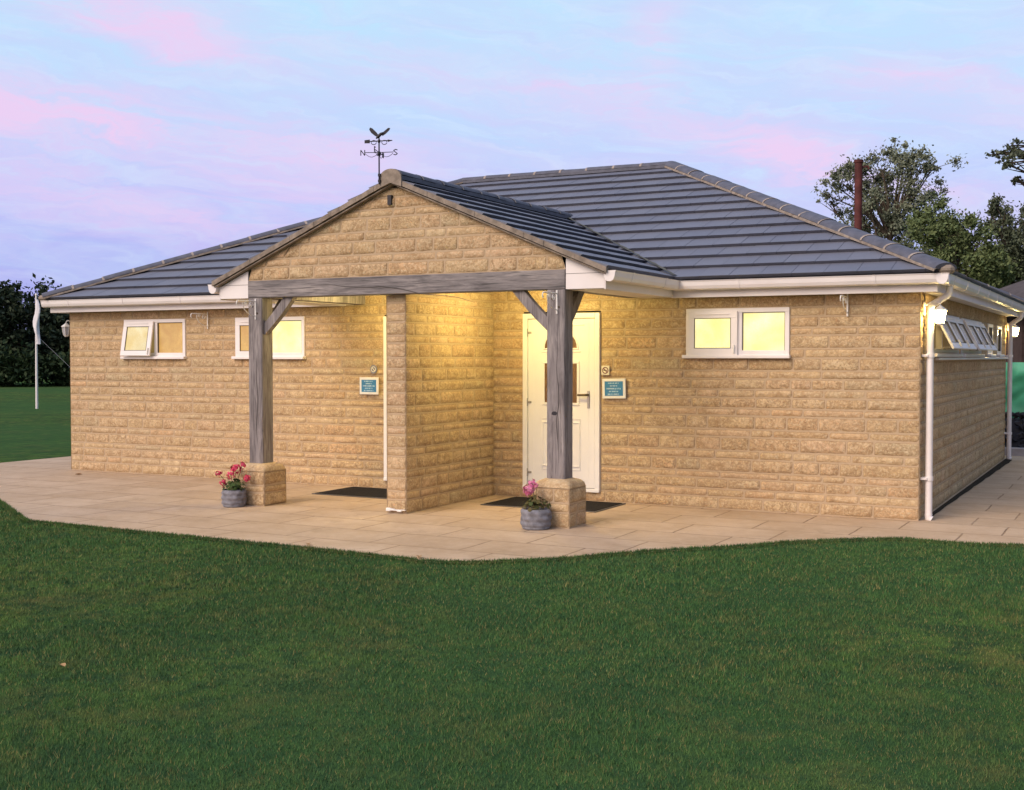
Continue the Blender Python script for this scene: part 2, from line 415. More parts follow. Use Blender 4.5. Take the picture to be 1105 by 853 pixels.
WIN = [(1.09, 2.23, 1.62, 2.17), (3.11, 4.26, 1.62, 2.17), (9.44, 10.58, 1.635, 2.17)]
DOORS = [(5.49, 6.47, .13, 2.15), (7.44, 8.42, .13, 2.15)]
SWIN = [(.72, 2.72, 1.65, 2.12), (2.95, 4.95, 1.65, 2.12), (5.75, 6.35, 1.65, 2.12), (6.95, 7.55, 1.65, 2.12)]
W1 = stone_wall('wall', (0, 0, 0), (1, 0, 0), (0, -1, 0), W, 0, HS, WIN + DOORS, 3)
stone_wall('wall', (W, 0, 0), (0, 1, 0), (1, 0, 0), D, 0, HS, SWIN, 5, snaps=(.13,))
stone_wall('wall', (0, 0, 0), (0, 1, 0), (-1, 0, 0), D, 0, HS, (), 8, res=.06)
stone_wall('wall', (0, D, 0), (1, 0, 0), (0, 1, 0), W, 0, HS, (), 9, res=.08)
# the wall that divides the porch
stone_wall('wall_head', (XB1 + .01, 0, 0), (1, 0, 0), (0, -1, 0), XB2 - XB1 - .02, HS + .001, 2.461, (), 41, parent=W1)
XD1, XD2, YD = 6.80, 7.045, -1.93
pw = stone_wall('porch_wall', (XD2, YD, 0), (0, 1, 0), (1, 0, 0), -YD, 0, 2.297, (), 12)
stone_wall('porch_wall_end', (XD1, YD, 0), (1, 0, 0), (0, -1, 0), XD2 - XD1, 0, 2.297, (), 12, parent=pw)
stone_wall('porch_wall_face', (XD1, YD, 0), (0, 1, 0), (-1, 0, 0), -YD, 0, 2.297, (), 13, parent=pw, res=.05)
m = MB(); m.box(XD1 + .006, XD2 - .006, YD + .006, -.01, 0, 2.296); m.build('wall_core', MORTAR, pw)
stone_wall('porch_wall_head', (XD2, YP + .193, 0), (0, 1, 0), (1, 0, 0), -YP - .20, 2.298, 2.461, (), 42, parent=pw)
m = MB(); m.box(XD1 + .006, XD2 - .006, YP + .194, -.01, 2.297, 2.461); m.build('wall_core', MORTAR, pw)
# gable above the beam
def glim(z):
    zz = ZPE + TP * ((XB2 - XB1) / 2 + PE) - .050
    half = max(.02, (zz - z) / TP); half = min(half, (XB2 - XB1) / 2)
    return ((XB2 - XB1) / 2 - half, (XB2 - XB1) / 2 + half)
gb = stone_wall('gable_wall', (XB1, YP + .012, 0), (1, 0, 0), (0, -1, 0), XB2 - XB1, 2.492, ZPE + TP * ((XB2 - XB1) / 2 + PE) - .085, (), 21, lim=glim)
m = MB(); m.box(XG - .075, XG - .03, YP - .022, YP + .05, 3.225, 3.325); m.build('gable_vent', IRON, gb)
# white flecks of mortar at the foot of the walls
m = MB()
for k in range(5):
    x = XD1 + .01 + k * .045; m.box(x, x + .06, YD - .035 + rng.uniform(-.006, .004), YD - .004, .028 + rng.uniform(-.012, .01), .05 + rng.uniform(-.01, .014), .006)
m.build('efflorescence', SIGNW, pw)

# ---- roof tiles
def clip(poly, a, b, c):
    """keep a*u + b*v <= c"""
    out = []
    for i in range(len(poly)):
        p, q = poly[i], poly[(i + 1) % len(poly)]
        dp, dq = a * p[0] + b * p[1] - c, a * q[0] + b * q[1] - c
        if dp <= 0: out.append(p)
        if (dp < 0 < dq) or (dq < 0 < dp):
            t = dp / (dp - dq); out.append((p[0] + (q[0] - p[0]) * t, p[1] + (q[1] - p[1]) * t))
    return out
def tile_plane(mb, O, U, V, u0, u1, vmax, planes, gauge, tw=.33, th=.034, seed=1):
    """O eave origin, U along the eave, V up the slope; planes = list of half planes (a,b,c) in (u,v)"""
    O, U, V = Vector(O), Vector(U).normalized(), Vector(V).normalized(); N = U.cross(V).normalized()
    if N.z < 0: N = -N
    r = random.Random(seed); nc = int(math.ceil(vmax / gauge)); gauge = vmax / nc
    for c in range(nc):
        v0 = c * gauge - .0; v1 = (c + 1) * gauge + .015
        if c == nc - 1: v1 = vmax
        u = u0 - (tw / 2 if c % 2 else 0)
        while u < u1:
            g = .0022
            quad = [(max(u + g, u0), v0), (min(u + tw - g, u1), v0), (min(u + tw - g, u1), v1), (max(u + g, u0), v1)]
            lift = r.uniform(-.001, .0015); sk = r.uniform(-.001, .001); dv = r.uniform(-.002, .002)
            u += tw
            if quad[1][0] - quad[0][0] < .02: continue
            quad = [(a, b + (dv if b == v0 else 0)) for a, b in quad]
            for pl in planes: 
                if quad: quad = clip(quad, *pl)
            if len(quad) < 3: continue
            top = []; bot = []
            for a, b in quad:
                h = th * (1 - (b - v0) / gauge) + lift + sk * (a - u) / tw
                P = O + U * a + V * b
                top.append(P + N * (h + .012)); bot.append(P + V * .022 + N * (h - .030) if b < v0 + .05 else P - N * .004)
            n = len(top)
            f = [tuple(range(n))] + [(k, n + k, n + (k + 1) % n, (k + 1) % n) for k in range(n)]
            if (top[1] - top[0]).cross(top[2] - top[0]).dot(N) < 0: f = [x[::-1] for x in f]
            mb.add(top + bot, f)
def underlay(mb, pts, drop=.012):
    mb.add([Vector(p) - Vector((0, 0, drop)) for p in pts], [tuple(range(len(pts)))])

ZR = ZE + TM * (D / 2 + EAVE)               # ridge height of the tile plane
sl = math.hypot(1, TM)
LM = (D / 2 + EAVE) * sl                    # slope length
mb = MB()
x0, x1, y0, y1, yr = -EAVE + .05, W + EAVE, -EAVE, D + EAVE, D / 2
hip = 1 / sl                                # plan distance per unit of slope
Lx, Ly = x1 - x0, y1 - y0
GA = .355
tile_plane(mb, (x0, y0, ZE), (1, 0, 0), (0, 1, TM), 0, Lx, LM, [(-1, hip, 0), (1, hip, Lx)], GA, seed=1)
tile_plane(mb, (x1, y0, ZE), (0, 1, 0), (-1, 0, TM), 0, Ly, LM, [(-1, hip, 0), (1, hip, Ly)], GA, seed=2)
tile_plane(mb, (x0, y0, ZE), (0, 1, 0), (1, 0, TM), 0, Ly, LM, [(-1, hip, 0), (1, hip, Ly)], GA, seed=3)
tile_plane(mb, (x0, y1, ZE), (1, 0, 0), (0, -1, TM), 0, Lx, LM, [(-1, hip, 0), (1, hip, Lx)], GA, seed=4)
roof = mb.build('roof', ROOF, B)
xr1, xr2 = x0 + (yr - y0), x1 - (yr - y0)
mb = MB()
A_, B_, C_, D_, E_, F_ = (x0, y0, ZE), (x1, y0, ZE), (x1, y1, ZE), (x0, y1, ZE), (xr1, yr, ZR), (xr2, yr, ZR)
for q in ((A_, B_, F_, E_), (B_, C_, F_), (C_, D_, E_, F_), (D_, A_, E_)): underlay(mb, q)
mb.build('roof_underlay', SEAL, roof)

def ridge_caps(p0, p1, rad, parent, seed=1, ln=.44, drop=.026, bed=BED, lift=.0):
    """half-round capping tiles with pale joints, on a bed of mortar"""
    p0, p1 = Vector(p0), Vector(p1); t = (p1 - p0); L = t.length; t.normalize()
    a = t.cross(Vector((0, 0, 1))).normalized(); n = a.cross(t).normalized()
    if n.z < 0: n = -n
    r = random.Random(seed); caps, bd = MB(), MB(); jn = caps; k = max(1, round(L / ln)); ln = L / k; S = 8
    def ring(P, rr, dr):
        return [P + a * (rr * 1.25 * math.cos(math.pi * i / S)) + n * (rr * .62 * math.sin(math.pi * i / S) + dr) for i in range(S + 1)]
    for i in range(k):
        A = p0 + t * (i * ln + .006); Bq = p0 + t * ((i + 1) * ln - .006); j = r.uniform(-.004, .006) + lift
        ra, rb = ring(A, rad * 1.03, j), ring(Bq, rad * .99, j + r.uniform(-.003, .003))
        caps.add(ra + rb, [(q, q + 1, S + 2 + q, S + 1 + q)[::1] for q in range(S)], True)
        caps.add(ra, [tuple(range(S + 1))]); caps.add(rb, [tuple(range(S + 1))[::-1]])
        if i:
            ja, jb = ring(A - t * .020, rad * 1.05, lift + .002), ring(A + t * .012, rad * 1.05, lift + .002)
            jn.cur = 1; jn.add(ja + jb, [(q, q + 1, S + 2 + q, S + 1 + q) for q in range(S)], True); jn.cur = 0
    m_ = int(L / .09)
    for sgn in (-1, 1):
        vs = []
        for i in range(m_ + 1):
            P = p0 + t * (L * i / m_); o1 = a * sgn * (rad * 1.12); wv = r.uniform(-.006, .010)
            o2 = a * sgn * (rad * 1.25 + .004 + .7 * wv)
            vs += [P + o1 + n * (.004 + lift), P + o2 + n * (-.006 + .3 * wv + lift), P + o2 * 1.03 + n * (-drop + lift)]
        fs = []
        for i in range(m_):
            b = i * 3; fs += [(b, b + 3, b + 4, b + 1), (b + 1, b + 4, b + 5, b + 2)]
        bd.add(vs, fs, False)
    c = caps.build('ridge_tiles', [RIDGE, RJOINT], parent); bd.build('ridge_bedding', bed, parent)
    return c
up = .030
ridge_caps((xr1, yr, ZR + up - .004), (xr2, yr, ZR + up - .004), .100, roof, 1, bed=RIDGE, drop=.045)
for (cx, cy), (ex, s) in (((x0, y0), (xr1, 2)), ((x1, y0), (xr2, 3)), ((x1, y1), (xr2, 4)), ((x0, y1), (xr1, 5))):
    ridge_caps((cx, cy, ZE + up + .005), (ex, yr, ZR + up), .100, roof, s)
m = MB()   # mortar plugs that close the hip feet
for cx, cy in ((x0, y0), (x1, y0)):
    s = 1 if cx > 0 else -1
    m = MB(); m.box(cx - .075, cx + .075, cy - .04, cy + .1, ZE - .01, ZE + .075, .03); m.build('hip_foot_mortar', BED, roof)

# ---- porch roof
ZPR = ZPE + TP * ((XB2 - XB1) / 2 + PE)
LP = ((XB2 - XB1) / 2 + PE) * math.hypot(1, TP)
YV = YP - .062
pe0, pe1 = XB1 - PE, XB2 + PE
mb = MB()
slp = 1 / math.hypot(1, TP)
yback = lambda z: (z - ZE) / TM - EAVE       # where the main roof reaches height z
ya, yb = yback(ZPE) + .25, yback(ZPR) + .25
kx = (yb - ya) / LP
tile_plane(mb, (pe1, YV, ZPE), (0, 1, 0), (-1, 0, TP), 0, 8, LP, [(1, -kx, ya - YV)], .325, seed=11, tw=.33, th=.030)
tile_plane(mb, (pe0, YV, ZPE), (0, 1, 0), (1, 0, TP), 0, 8, LP, [(1, -kx, ya - YV)], .325, seed=12, tw=.33, th=.030)
proof = mb.build('porch_roof', ROOF, B)
mb = MB()
underlay(mb, [(pe1, YV + .01, ZPE), (pe1, ya, ZPE), (XG, yb, ZPR), (XG, YV + .01, ZPR)])
underlay(mb, [(pe0, YV + .01, ZPE), (pe0, ya, ZPE), (XG, yb, ZPR), (XG, YV + .01, ZPR)])
mb.build('roof_underlay', SEAL, proof)
ridge_caps((XG, YV - .01, ZPR + .028), (XG, yb - .2, ZPR + .028), .105, proof, 15, bed=RIDGE, drop=.045)
m = MB()   # mortar end of the ridge
S = 12
m.prism([(XG + .135 * math.cos(math.pi * i / S), YV - .022, ZPR + .0 + .10 * math.sin(math.pi * i / S)) for i in range(S + 1)] + [(XG - .135, YV - .022, ZPR - .09), (XG, YV - .022, ZPR - .045), (XG + .135, YV - .022, ZPR - .09)], (0, .03, 0))
m.build('ridge_end_mortar', BED, proof)
m = MB()   # mortared verge with an undercloak board, one strip per slope
for sx, xe in ((1, pe1), (-1, pe0)):
    n_ = 22
    for i in range(n_):
        t0, t1 = i / n_, (i + 1) / n_
        xa, xb = xe + (XG - xe) * t0, xe + (XG - xe) * t1
        za, zb = ZPE + (ZPR - ZPE) * t0, ZPE + (ZPR - ZPE) * t1
        j = rng.uniform(-.004, .004)
        m.prism([(xa, YV - .006 + j, za + .022), (xb, YV - .006 + j, zb + .022), (xb, YV - .006 + j, zb - .030), (xa, YV - .006 + j, za - .030)], (0, .05, 0))
vg = m.build('verge_mortar', BED, proof)
m = MB()
for sx, xe in ((1, pe1 - .02), (-1, pe0 + .02)):
    z0_ = ZPE + .0
    m.prism([(xe, YV + .012, z0_ - .030), (XG, YV + .012, ZPR - .042), (XG, YV + .012, ZPR - .056), (xe, YV + .012, z0_ - .044)], (0, .16, 0))
m.build('verge_undercloak', BED, proof)
# valley mortar between the two roofs
m = MB()
for sx, xe in ((1, pe1), (-1, pe0)):
    n_ = 40; vs = []
    for i in range(n_ + 1):
        t = i / n_; x = xe + (XG - xe) * t; z = ZPE + (ZPR - ZPE) * t; y = yback(z)
        w1, w2 = .035 + rng.uniform(-.014, .014), .035 + rng.uniform(-.014, .014)
        vs += [(x + sx * w1, y - .0, z + .052), (x - sx * .0, y - w2, z + .058)]
    m.add(vs, [(2 * i, 2 * i + 1, 2 * i + 3, 2 * i + 2) for i in range(n_)])
m.build('valley_mortar', m_simple('mossy_mortar', (.12, .12, .10), .95, .1, .4, 12, bump=.5), proof)

# ---- porch timber
bm_ = MB(); bm_.box(XB1, XB2, YP, YP + .19, 2.302, 2.490, .006)
beam = bm_.build('oak_beam', OAKX, B)
m = MB()   # a long shrinkage crack in the beam
pts = [(5.9 + i * .115, YP - .0015, 2.415 + .012 * math.sin(i * .9) - .0007 * i * i + rng.uniform(-.005, .005)) for i in range(19)]
m.tube(pts, [.001 + .0045 * math.sin(math.pi * i / 18) for i in range(19)], 5); m.build('crack', SEAL, beam)
PS = .194
def post(xa, seed):
    m = MB(); m.box(xa, xa + PS, YP + .001, YP + PS, .44, 2.301, .010)
    p = m.build('oak_post', OAK, B)
    m = MB(); r = random.Random(seed)
    for k in range(2):
        z = 1.1 + k * .9 + r.uniform(-.1, .1); x = xa + .1 + r.uniform(-.03, .03)
        m.lathe([(.001, 0), (.02, .0), (.026, .004)], 9, (0, 0, 0))
    m = MB()
    x = xa + .085; z = 1.10
    if seed == 1: vs = [(x + (.030 + .008 * r.random()) * math.cos(a), YP - .0015, z + .019 * math.sin(a)) for a in [2 * math.pi * i / 10 for i in range(10)]]
    if seed == 1: m.add(vs, [tuple(range(10))]); m.build('knot', IRON, p)
    for zz_, xx_ in ((2.21, .06), (2.13, .13)):
        m = MB(); m.tube([(xa + xx_, YP + .004, zz_), (xa + xx_, YP - .006, zz_)], .011, 9); m.build('oak_peg', BARK, p)
    m = MB(); pts = [(xa + .12 + .012 * math.sin(k * .8 + seed) + r.uniform(-.003, .003), YP - .0005, .62 + k * .075) for k in range(15)]
    m.tube(pts, [.0006 + .0035 * math.sin(math.pi * k / 14) for k in range(15)], 5); m.build('crack', SEAL, p)
    # stone base: three rock-faced courses
    c = .098; X0, X1, Y0, Y1 = xa - c, xa + PS + c, YP - c, YP + PS + c
    m = MB(); m.box(X0 + .012, X1 - .012, Y0 + .012, Y1 - .012, 0, .42); 
    b = m.build('post_base', MORTAR, B)
    for k, (P0, U, N) in enumerate((((X0, Y0, 0), (1, 0, 0), (0, -1, 0)), ((X1, Y0, 0), (0, 1, 0), (1, 0, 0)), ((X0, Y1, 0), (1, 0, 0), (0, 1, 0)), ((X0, Y0, 0), (0, 1, 0), (-1, 0, 0)))):
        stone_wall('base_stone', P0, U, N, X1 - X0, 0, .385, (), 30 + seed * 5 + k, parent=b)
    m = MB()   # rounded mortar haunching on top
    rings = [(0, .385, 0), (.006, .415, .01), (.03, .445, .02), (.075, .462, .03), (.12, .466, .03)]
    pr = []
    for ins, z, rd in rings:
        x_, X_, y_, Y_ = X0 + ins - .004, X1 - ins + .004, Y0 + ins - .004, Y1 - ins + .004; rr = .03 + rd; ring = []
        for cx_, cy_, a0 in ((X_ - rr, Y_ - rr, 0), (x_ + rr, Y_ - rr, 90), (x_ + rr, y_ + rr, 180), (X_ - rr, y_ + rr, 270)):
            for q in range(5):
                an = R(a0 + q * 22.5); ring.append((cx_ + rr * math.cos(an), cy_ + rr * math.sin(an), z))
        pr.append(ring)
    vs = [p_ for ring in pr for p_ in ring]; n_ = 20
    m.add(vs, [(i * n_ + k, i * n_ + (k + 1) % n_, (i + 1) * n_ + (k + 1) % n_, (i + 1) * n_ + k) for i in range(len(pr) - 1) for k in range(n_)], True)
    m.add(pr[-1], [tuple(range(n_))])
    m.build('mortar_cap', STONE, b)
    return p
XL, XRp = XB1 + .002, XB2 - PS - .002
pl_ = post(XL, 2); prr_ = post(XRp, 1)
def brace(p, q, wid, th, parent=B):
    """curved oak knee brace from p to q"""
    p, q = Vector(p), Vector(q); t = (q - p).normalized(); up_ = Vector((0, 0, 1)); a = t.cross(up_).normalized(); n = a.cross(t)
    m = MB(); K = 6; rows = []
    for i in range(K + 1):
        s = i / K; P = p + (q - p) * s - n * (.012 * math.sin(math.pi * s))
        rows.append([P + a * wid / 2 + n * th / 2, P - a * wid / 2 + n * th / 2, P - a * wid / 2 - n * th / 2, P + a * wid / 2 - n * th / 2])
    m.add([v for r_ in rows for v in r_], [(i * 4 + k, i * 4 + (k + 1) % 4, i * 4 + 4 + (k + 1) % 4, i * 4 + 4 + k) for i in range(K) for k in range(4)] + [(0, 3, 2, 1), (K * 4, K * 4 + 1, K * 4 + 2, K * 4 + 3)])
    return m.build('brace', OAK, parent)
ym = YP + .08
brace((XL + PS - .03, ym, 1.93), (XL + PS + .37, ym, 2.34), .075, .10)
brace((XRp + .03, ym, 1.93), (XRp - .37, ym, 2.34), .075, .10)
brace((XRp + PS / 2, YP + PS - .03, 1.93), (XRp + PS / 2, YP + PS + .37, 2.34), .075, .10)
brace((XL + PS / 2, YP + PS - .03, 1.93), (XL + PS / 2, YP + PS + .37, 2.34), .075, .10)
for xa in (XL + .01, XRp + .01):
    m = MB(); m.box(xa, xa + PS - .02, YP + .192, -.012, 2.304, 2.46, .005); m.build('side_beam', OAK, B)
m = MB(); m.box(XL + PS - .008, XRp + .008, YP + .192, -.012, 2.462, 2.480); m.build('porch_ceiling', SOFF, B)

# ---- soffit, fascia, gutters
FO = .165                    # fascia offset from the wall
def soffit(x0_, x1_, y0_, y1_, name='soffit'):
    m = MB(); m.box(x0_, x1_, y0_, y1_, HS + .001, HS + .012); return m.build(name, SOFF, B)
soffit(-FO, XB1 - .002, -FO, -.001); soffit(XB2 + .002, W + FO, -FO, -.001)
soffit(W - .001, W + FO, .0, D + FO); soffit(-FO, .001, .0, D + FO); soffit(.001, W - .001, D, D + FO)
FZ0, FZ1 = HS - .012, 2.462
for bx_ in ((-FO - .018, XB1 - .004, -FO - .018, -FO), (XB2 + PE - .06, W + FO + .018, -FO - .018, -FO), (W + FO, W + FO + .018, -FO + .001, D + FO), (-FO - .018, -FO, -FO + .001, D + FO)):
    fm = MB(); fm.box(*bx_, FZ0, FZ1, .003); fm.build('fascia', UPVC, B)
# - .004, -FO - .018, -FO, FZ0, FZ1, .003); fm.box(XB2 + PE - .06, W + FO + .018, -FO - .018, -FO, FZ0, FZ1, .003)
# porch side boxes (white boxed ends, soffit, fascia)
BX = .40
for sx, xa in ((1, XB2 + .004), (-1, XB1 - .004)):
    m = MB(); xo = xa + sx * BX
    zt = lambda x: ZPE + TP * ((pe1 - x) if sx > 0 else (x - pe0)) - .062
    ya_ = YP + .012
    m.prism([(xa, ya_, HS + .004), (xo, ya_, HS + .004), (xo, ya_, zt(xo)), (xa, ya_, zt(xa))], (0, .018, 0))
    be = m.build('boxed_end', UPVC, B)
    m = MB(); zl = 2.447 if sx > 0 else 2.447
    m.box(min(xa, xo), max(xa, xo), ya_ - .0015, ya_ + .001, zl, zl + .004); m.build('board_joint', SEAL, be)
    m = MB(); m.box(min(xa, xo - sx * .002), max(xa, xo - sx * .002), YP + .032, -FO - .02 if sx > 0 else -FO - .02, HS + .001, HS + .012); m.build('porch_soffit', SOFF, B)
    m = MB(); m.box(min(xo, xo + sx * .018), max(xo, xo + sx * .018), YP + .012, -FO - .02, FZ0 + .004, ZPE - .02, .003); m.build('porch_fascia', UPVC, B)
def gutter(p0, p1, out, name='gutter', cap0=True, cap1=True, clips=None):
    """ogee-ish half round channel along p0-p1; out = outward normal"""
    p0, p1, out = Vector(p0), Vector(p1), Vector(out); t = (p1 - p0).normalized(); L = (p1 - p0).length
    m = MB(); zv = Vector((0, 0, 1))
    prof = [(-.050, .050), (-.050, .0), (-.042, -.030), (-.020, -.048), (.014, -.050), (.040, -.036), (.054, -.004), (.060, .036), (.068, .050), (.056, .053), (.048, .036), (.042, -.004), (.028, -.030), (.010, -.040), (-.018, -.038), (-.034, -.02), (-.042, .05)]
    q0 = [p0 + out * a + zv * b for a, b in prof]; q1 = [p1 + out * a + zv * b for a, b in prof]; n = len(prof)
    m.add(q0 + q1, [(k, (k + 1) % n, n + (k + 1) % n, n + k) for k in range(n)], False)
    hp = prof[:9]
    for c, P, s in ((cap0, p0, -1), (cap1, p1, 1)):
        if c: m.prism([P + out * a * 1.04 + zv * (b * 1.04) for a, b in hp], t * s * .008)
    g = m.build(name, UPVC, B)
    k = clips or max(2, int(L / .95)); cp = [(a * 1.09, b * 1.07) for a, b in prof[1:9]]
    for i in range(k):
        P = p0 + t * (L * (i + .5) / k)
        poly = [P + out * a + zv * b for a, b in cp] + [P + out * (a * .9) + zv * (b * .9) for a, b in prof[1:9]][::-1]
        m = MB(); m.prism([p - t * .016 for p in poly], t * .032); m.build('gutter_clip', UPVC, g)
    return g
GO = FO + .018 + .054; GZ = 2.408
gutter((-GO + .0, -GO, GZ), (XB1 - .01, -GO, GZ), (0, -1, 0))
gutter((XB2 + .004 + BX + .074, -GO, GZ), (W + GO + .055, -GO, GZ), (0, -1, 0))
gutter((W + GO, -GO - .055, GZ - .002), (W + GO, D + GO, GZ - .002), (1, 0, 0), clips=9)
gutter((-GO + .06, -GO + .08, GZ - .002), (-GO + .06, D + GO, GZ - .002), (-1, 0, 0))
xo = XB2 + .004 + BX + .018 + .054
gutter((xo, YP - .03, GZ + .004), (xo, -GO - .0, GZ + .004), (1, 0, 0), clips=2)
xo2 = XB1 - .004 - BX - .018 - .054
gutter((xo2, YP - .03, GZ + .004), (xo2, -GO - .07, GZ + .004), (-1, 0, 0), clips=2)
# downpipes with swan necks
def downpipe(y, gy):
    m = MB(); xw = W + .075
    m.tube([(W + GO, gy, GZ - .03), (W + GO, gy, GZ - .115), (W + GO - .02, gy + (y - gy) * .05, GZ - .145), (xw + .015, y - (y - gy) * .05, GZ - .235), (xw, y, GZ - .265), (xw, y, .035)], .036, 12)
    m.tube([(xw, y, .06), (xw, y, .02), (xw + .03, y, .005)], .040, 12)
    d = m.build('downpipe', UPVC, B)
    for z in (1.66, .42):
        c = MB(); c.tube([(xw, y, z - .02), (xw, y, z + .02)], .043, 12); c.box(W + .0, xw - .01, y - .06, y + .06, z - .012, z + .012, .003); c.build('pipe_clip', UPVC, d)
downpipe(.12, .21); downpipe(D - .12, D - .12)

# ---- windows
def window(P, U, N, w, h, sashes, glows, open_=None, sill=True):
    """P bottom-left corner in the wall plane. sashes: list of (u0,u1,'open'|'fixed'). Frame is the part; sash, pane, sill its sub-parts"""
    P, U, N = Vector(P), Vector(U), Vector(N); Z = Vector((0, 0, 1))
    Mx = Matrix((( *[U.x], N.x, 0, P.x), (U.y, N.y, 0, P.y), (U.z, N.z, 1, P.z), (0, 0, 0, 1)))
    f = .048
    def bars(m, u0, u1, z0, z1, t, d0, d1, M=Mx, bev=.004):
        m.box(u0, u1, d0, d1, z0, z0 + t, bev, M); m.box(u0, u1, d0, d1, z1 - t, z1, bev, M)
        m.box(u0, u0 + t, d0 + .0005, d1 - .0005, z0 + t, z1 - t, bev, M); m.box(u1 - t, u1, d0 + .0005, d1 - .0005, z0 + t, z1 - t, bev, M)
    m = MB(); bars(m, 0, w, 0, h, f, -.06, .014)
    for (u0, u1, k) in sashes[1:]: m.box(u0 - .030, u0 + .030, -.058, .013, f, h - f, .003, Mx)
    m.box(f, w - f, -.0582, .0132, f, f + .035, .003, Mx)
    fr = m.build('window', UPVC, B)
    for si, ((u0, u1, k), gl) in enumerate(zip(sashes, glows)):
        a = u0 + (.030 if si else f); b = u1 - (.030 if si < len(sashes) - 1 else f)
        if k == 'open':
            ang = open_ if open_ is not None else 0
            a_, b_, z0_, z1_ = a - .016, b + .016, f - .016, h - f + .016
            hinge = Matrix.Translation(Vector((0, .016, z1_)))
            Ms = Mx @ hinge @ Matrix.Rotation(ang, 4, 'X') @ Matrix.Translation(Vector((0, 0, -z1_)))
            m = MB(); bars(m, a_, b_, z0_, z1_, .074, .0, .026, Ms)
            m.box(a_ + .09, b_ - .09, .026, .034, z1_ - .038, z1_ - .022, .003, Ms)
            s = m.build('sash', UPVC, fr)
            m = MB(); m.box(a_ + .068, b_ - .068, .008, .014, z0_ + .068, z1_ - .068, 0, Ms); m.build('pane', gl, fr)
            m = MB(); bars(m, a_ + .072, b_ - .072, z0_ + .072, z1_ - .072, .006, .010, .0268, Ms, 0); m.build('gasket', SEAL, fr)
            m = MB(); m.box(b_ - .045, b_ - .025, .026, .044, z0_ + .02, z0_ + .11, .004, Ms); m.build('window_handle', WIRON, fr)
            if ang:
                m = MB(); m.box(a - .01, b + .01, -.075, -.070, f - .01, h - f + .01, 0, Mx); m.build('room_glow', GLOW_S, fr)
                m = MB(); e0 = Mx @ Vector((a + .02, -.01, f + .03)); e1 = Ms @ Vector((a_ + .02, .0, z0_ + .03)); m.tube([e0, e1], .005, 6); m.build('stay', STEEL, fr)
        else:
            m = MB(); m.box(a - .005, b + .005, -.022, -.016, f - .005, h - f + .005, 0, Mx); m.build('pane', gl, fr)
            m = MB(); bars(m, a, b, f, h - f, .007, -.016, .004, Mx, 0); m.build('gasket', SEAL, fr)
    if sill:
        m = MB(); m.box(-.03, w + .015, -.02, .062, -.004, .034, .006, Mx); m.build('sill', UPVC, fr)
    return fr
fx = lambda u, z: (u, 0, z)
a, b, z0, z1 = WIN[0]; window((a, 0, z0), (1, 0, 0), (0, -1, 0), b - a, z1 - z0, [(0, .60, 'open'), (.60, b - a, 'fixed')], [GLOW_P, GLOW_O], R(10))
a, b, z0, z1 = WIN[1]; window((a, 0, z0), (1, 0, 0), (0, -1, 0), b - a, z1 - z0, [(0, .56, 'open'), (.56, b - a, 'fixed')], [GLOW_O, GLOW_Y], 0)
a, b, z0, z1 = WIN[2]; window((a, 0, z0), (1, 0, 0), (0, -1, 0), b - a, z1 - z0, [(0, .60, 'open'), (.60, b - a, 'fixed')], [GLOW_Y, GLOW_Y], 0)
DARKG = m_glow('dark_frosted_glass', (.30, .20, .08), (.42, .28, .12), .10)
for (a, b, z0, z1), nn in zip(SWIN, (3, 3, 1, 1)):
    w_ = b - a
    window((W, a, z0), (0, 1, 0), (1, 0, 0), w_, z1 - z0, [(w_ * i / nn, w_ * (i + 1) / nn, 'open' if (nn == 3 or i == 9) else 'fixed') for i in range(nn)], [DARKG] * nn, R(27))
m = MB(); m.box(W - .01, W + .055, .9, D - .1, 1.612, 1.640, .005); m.build('sill_course', UPVC, B)

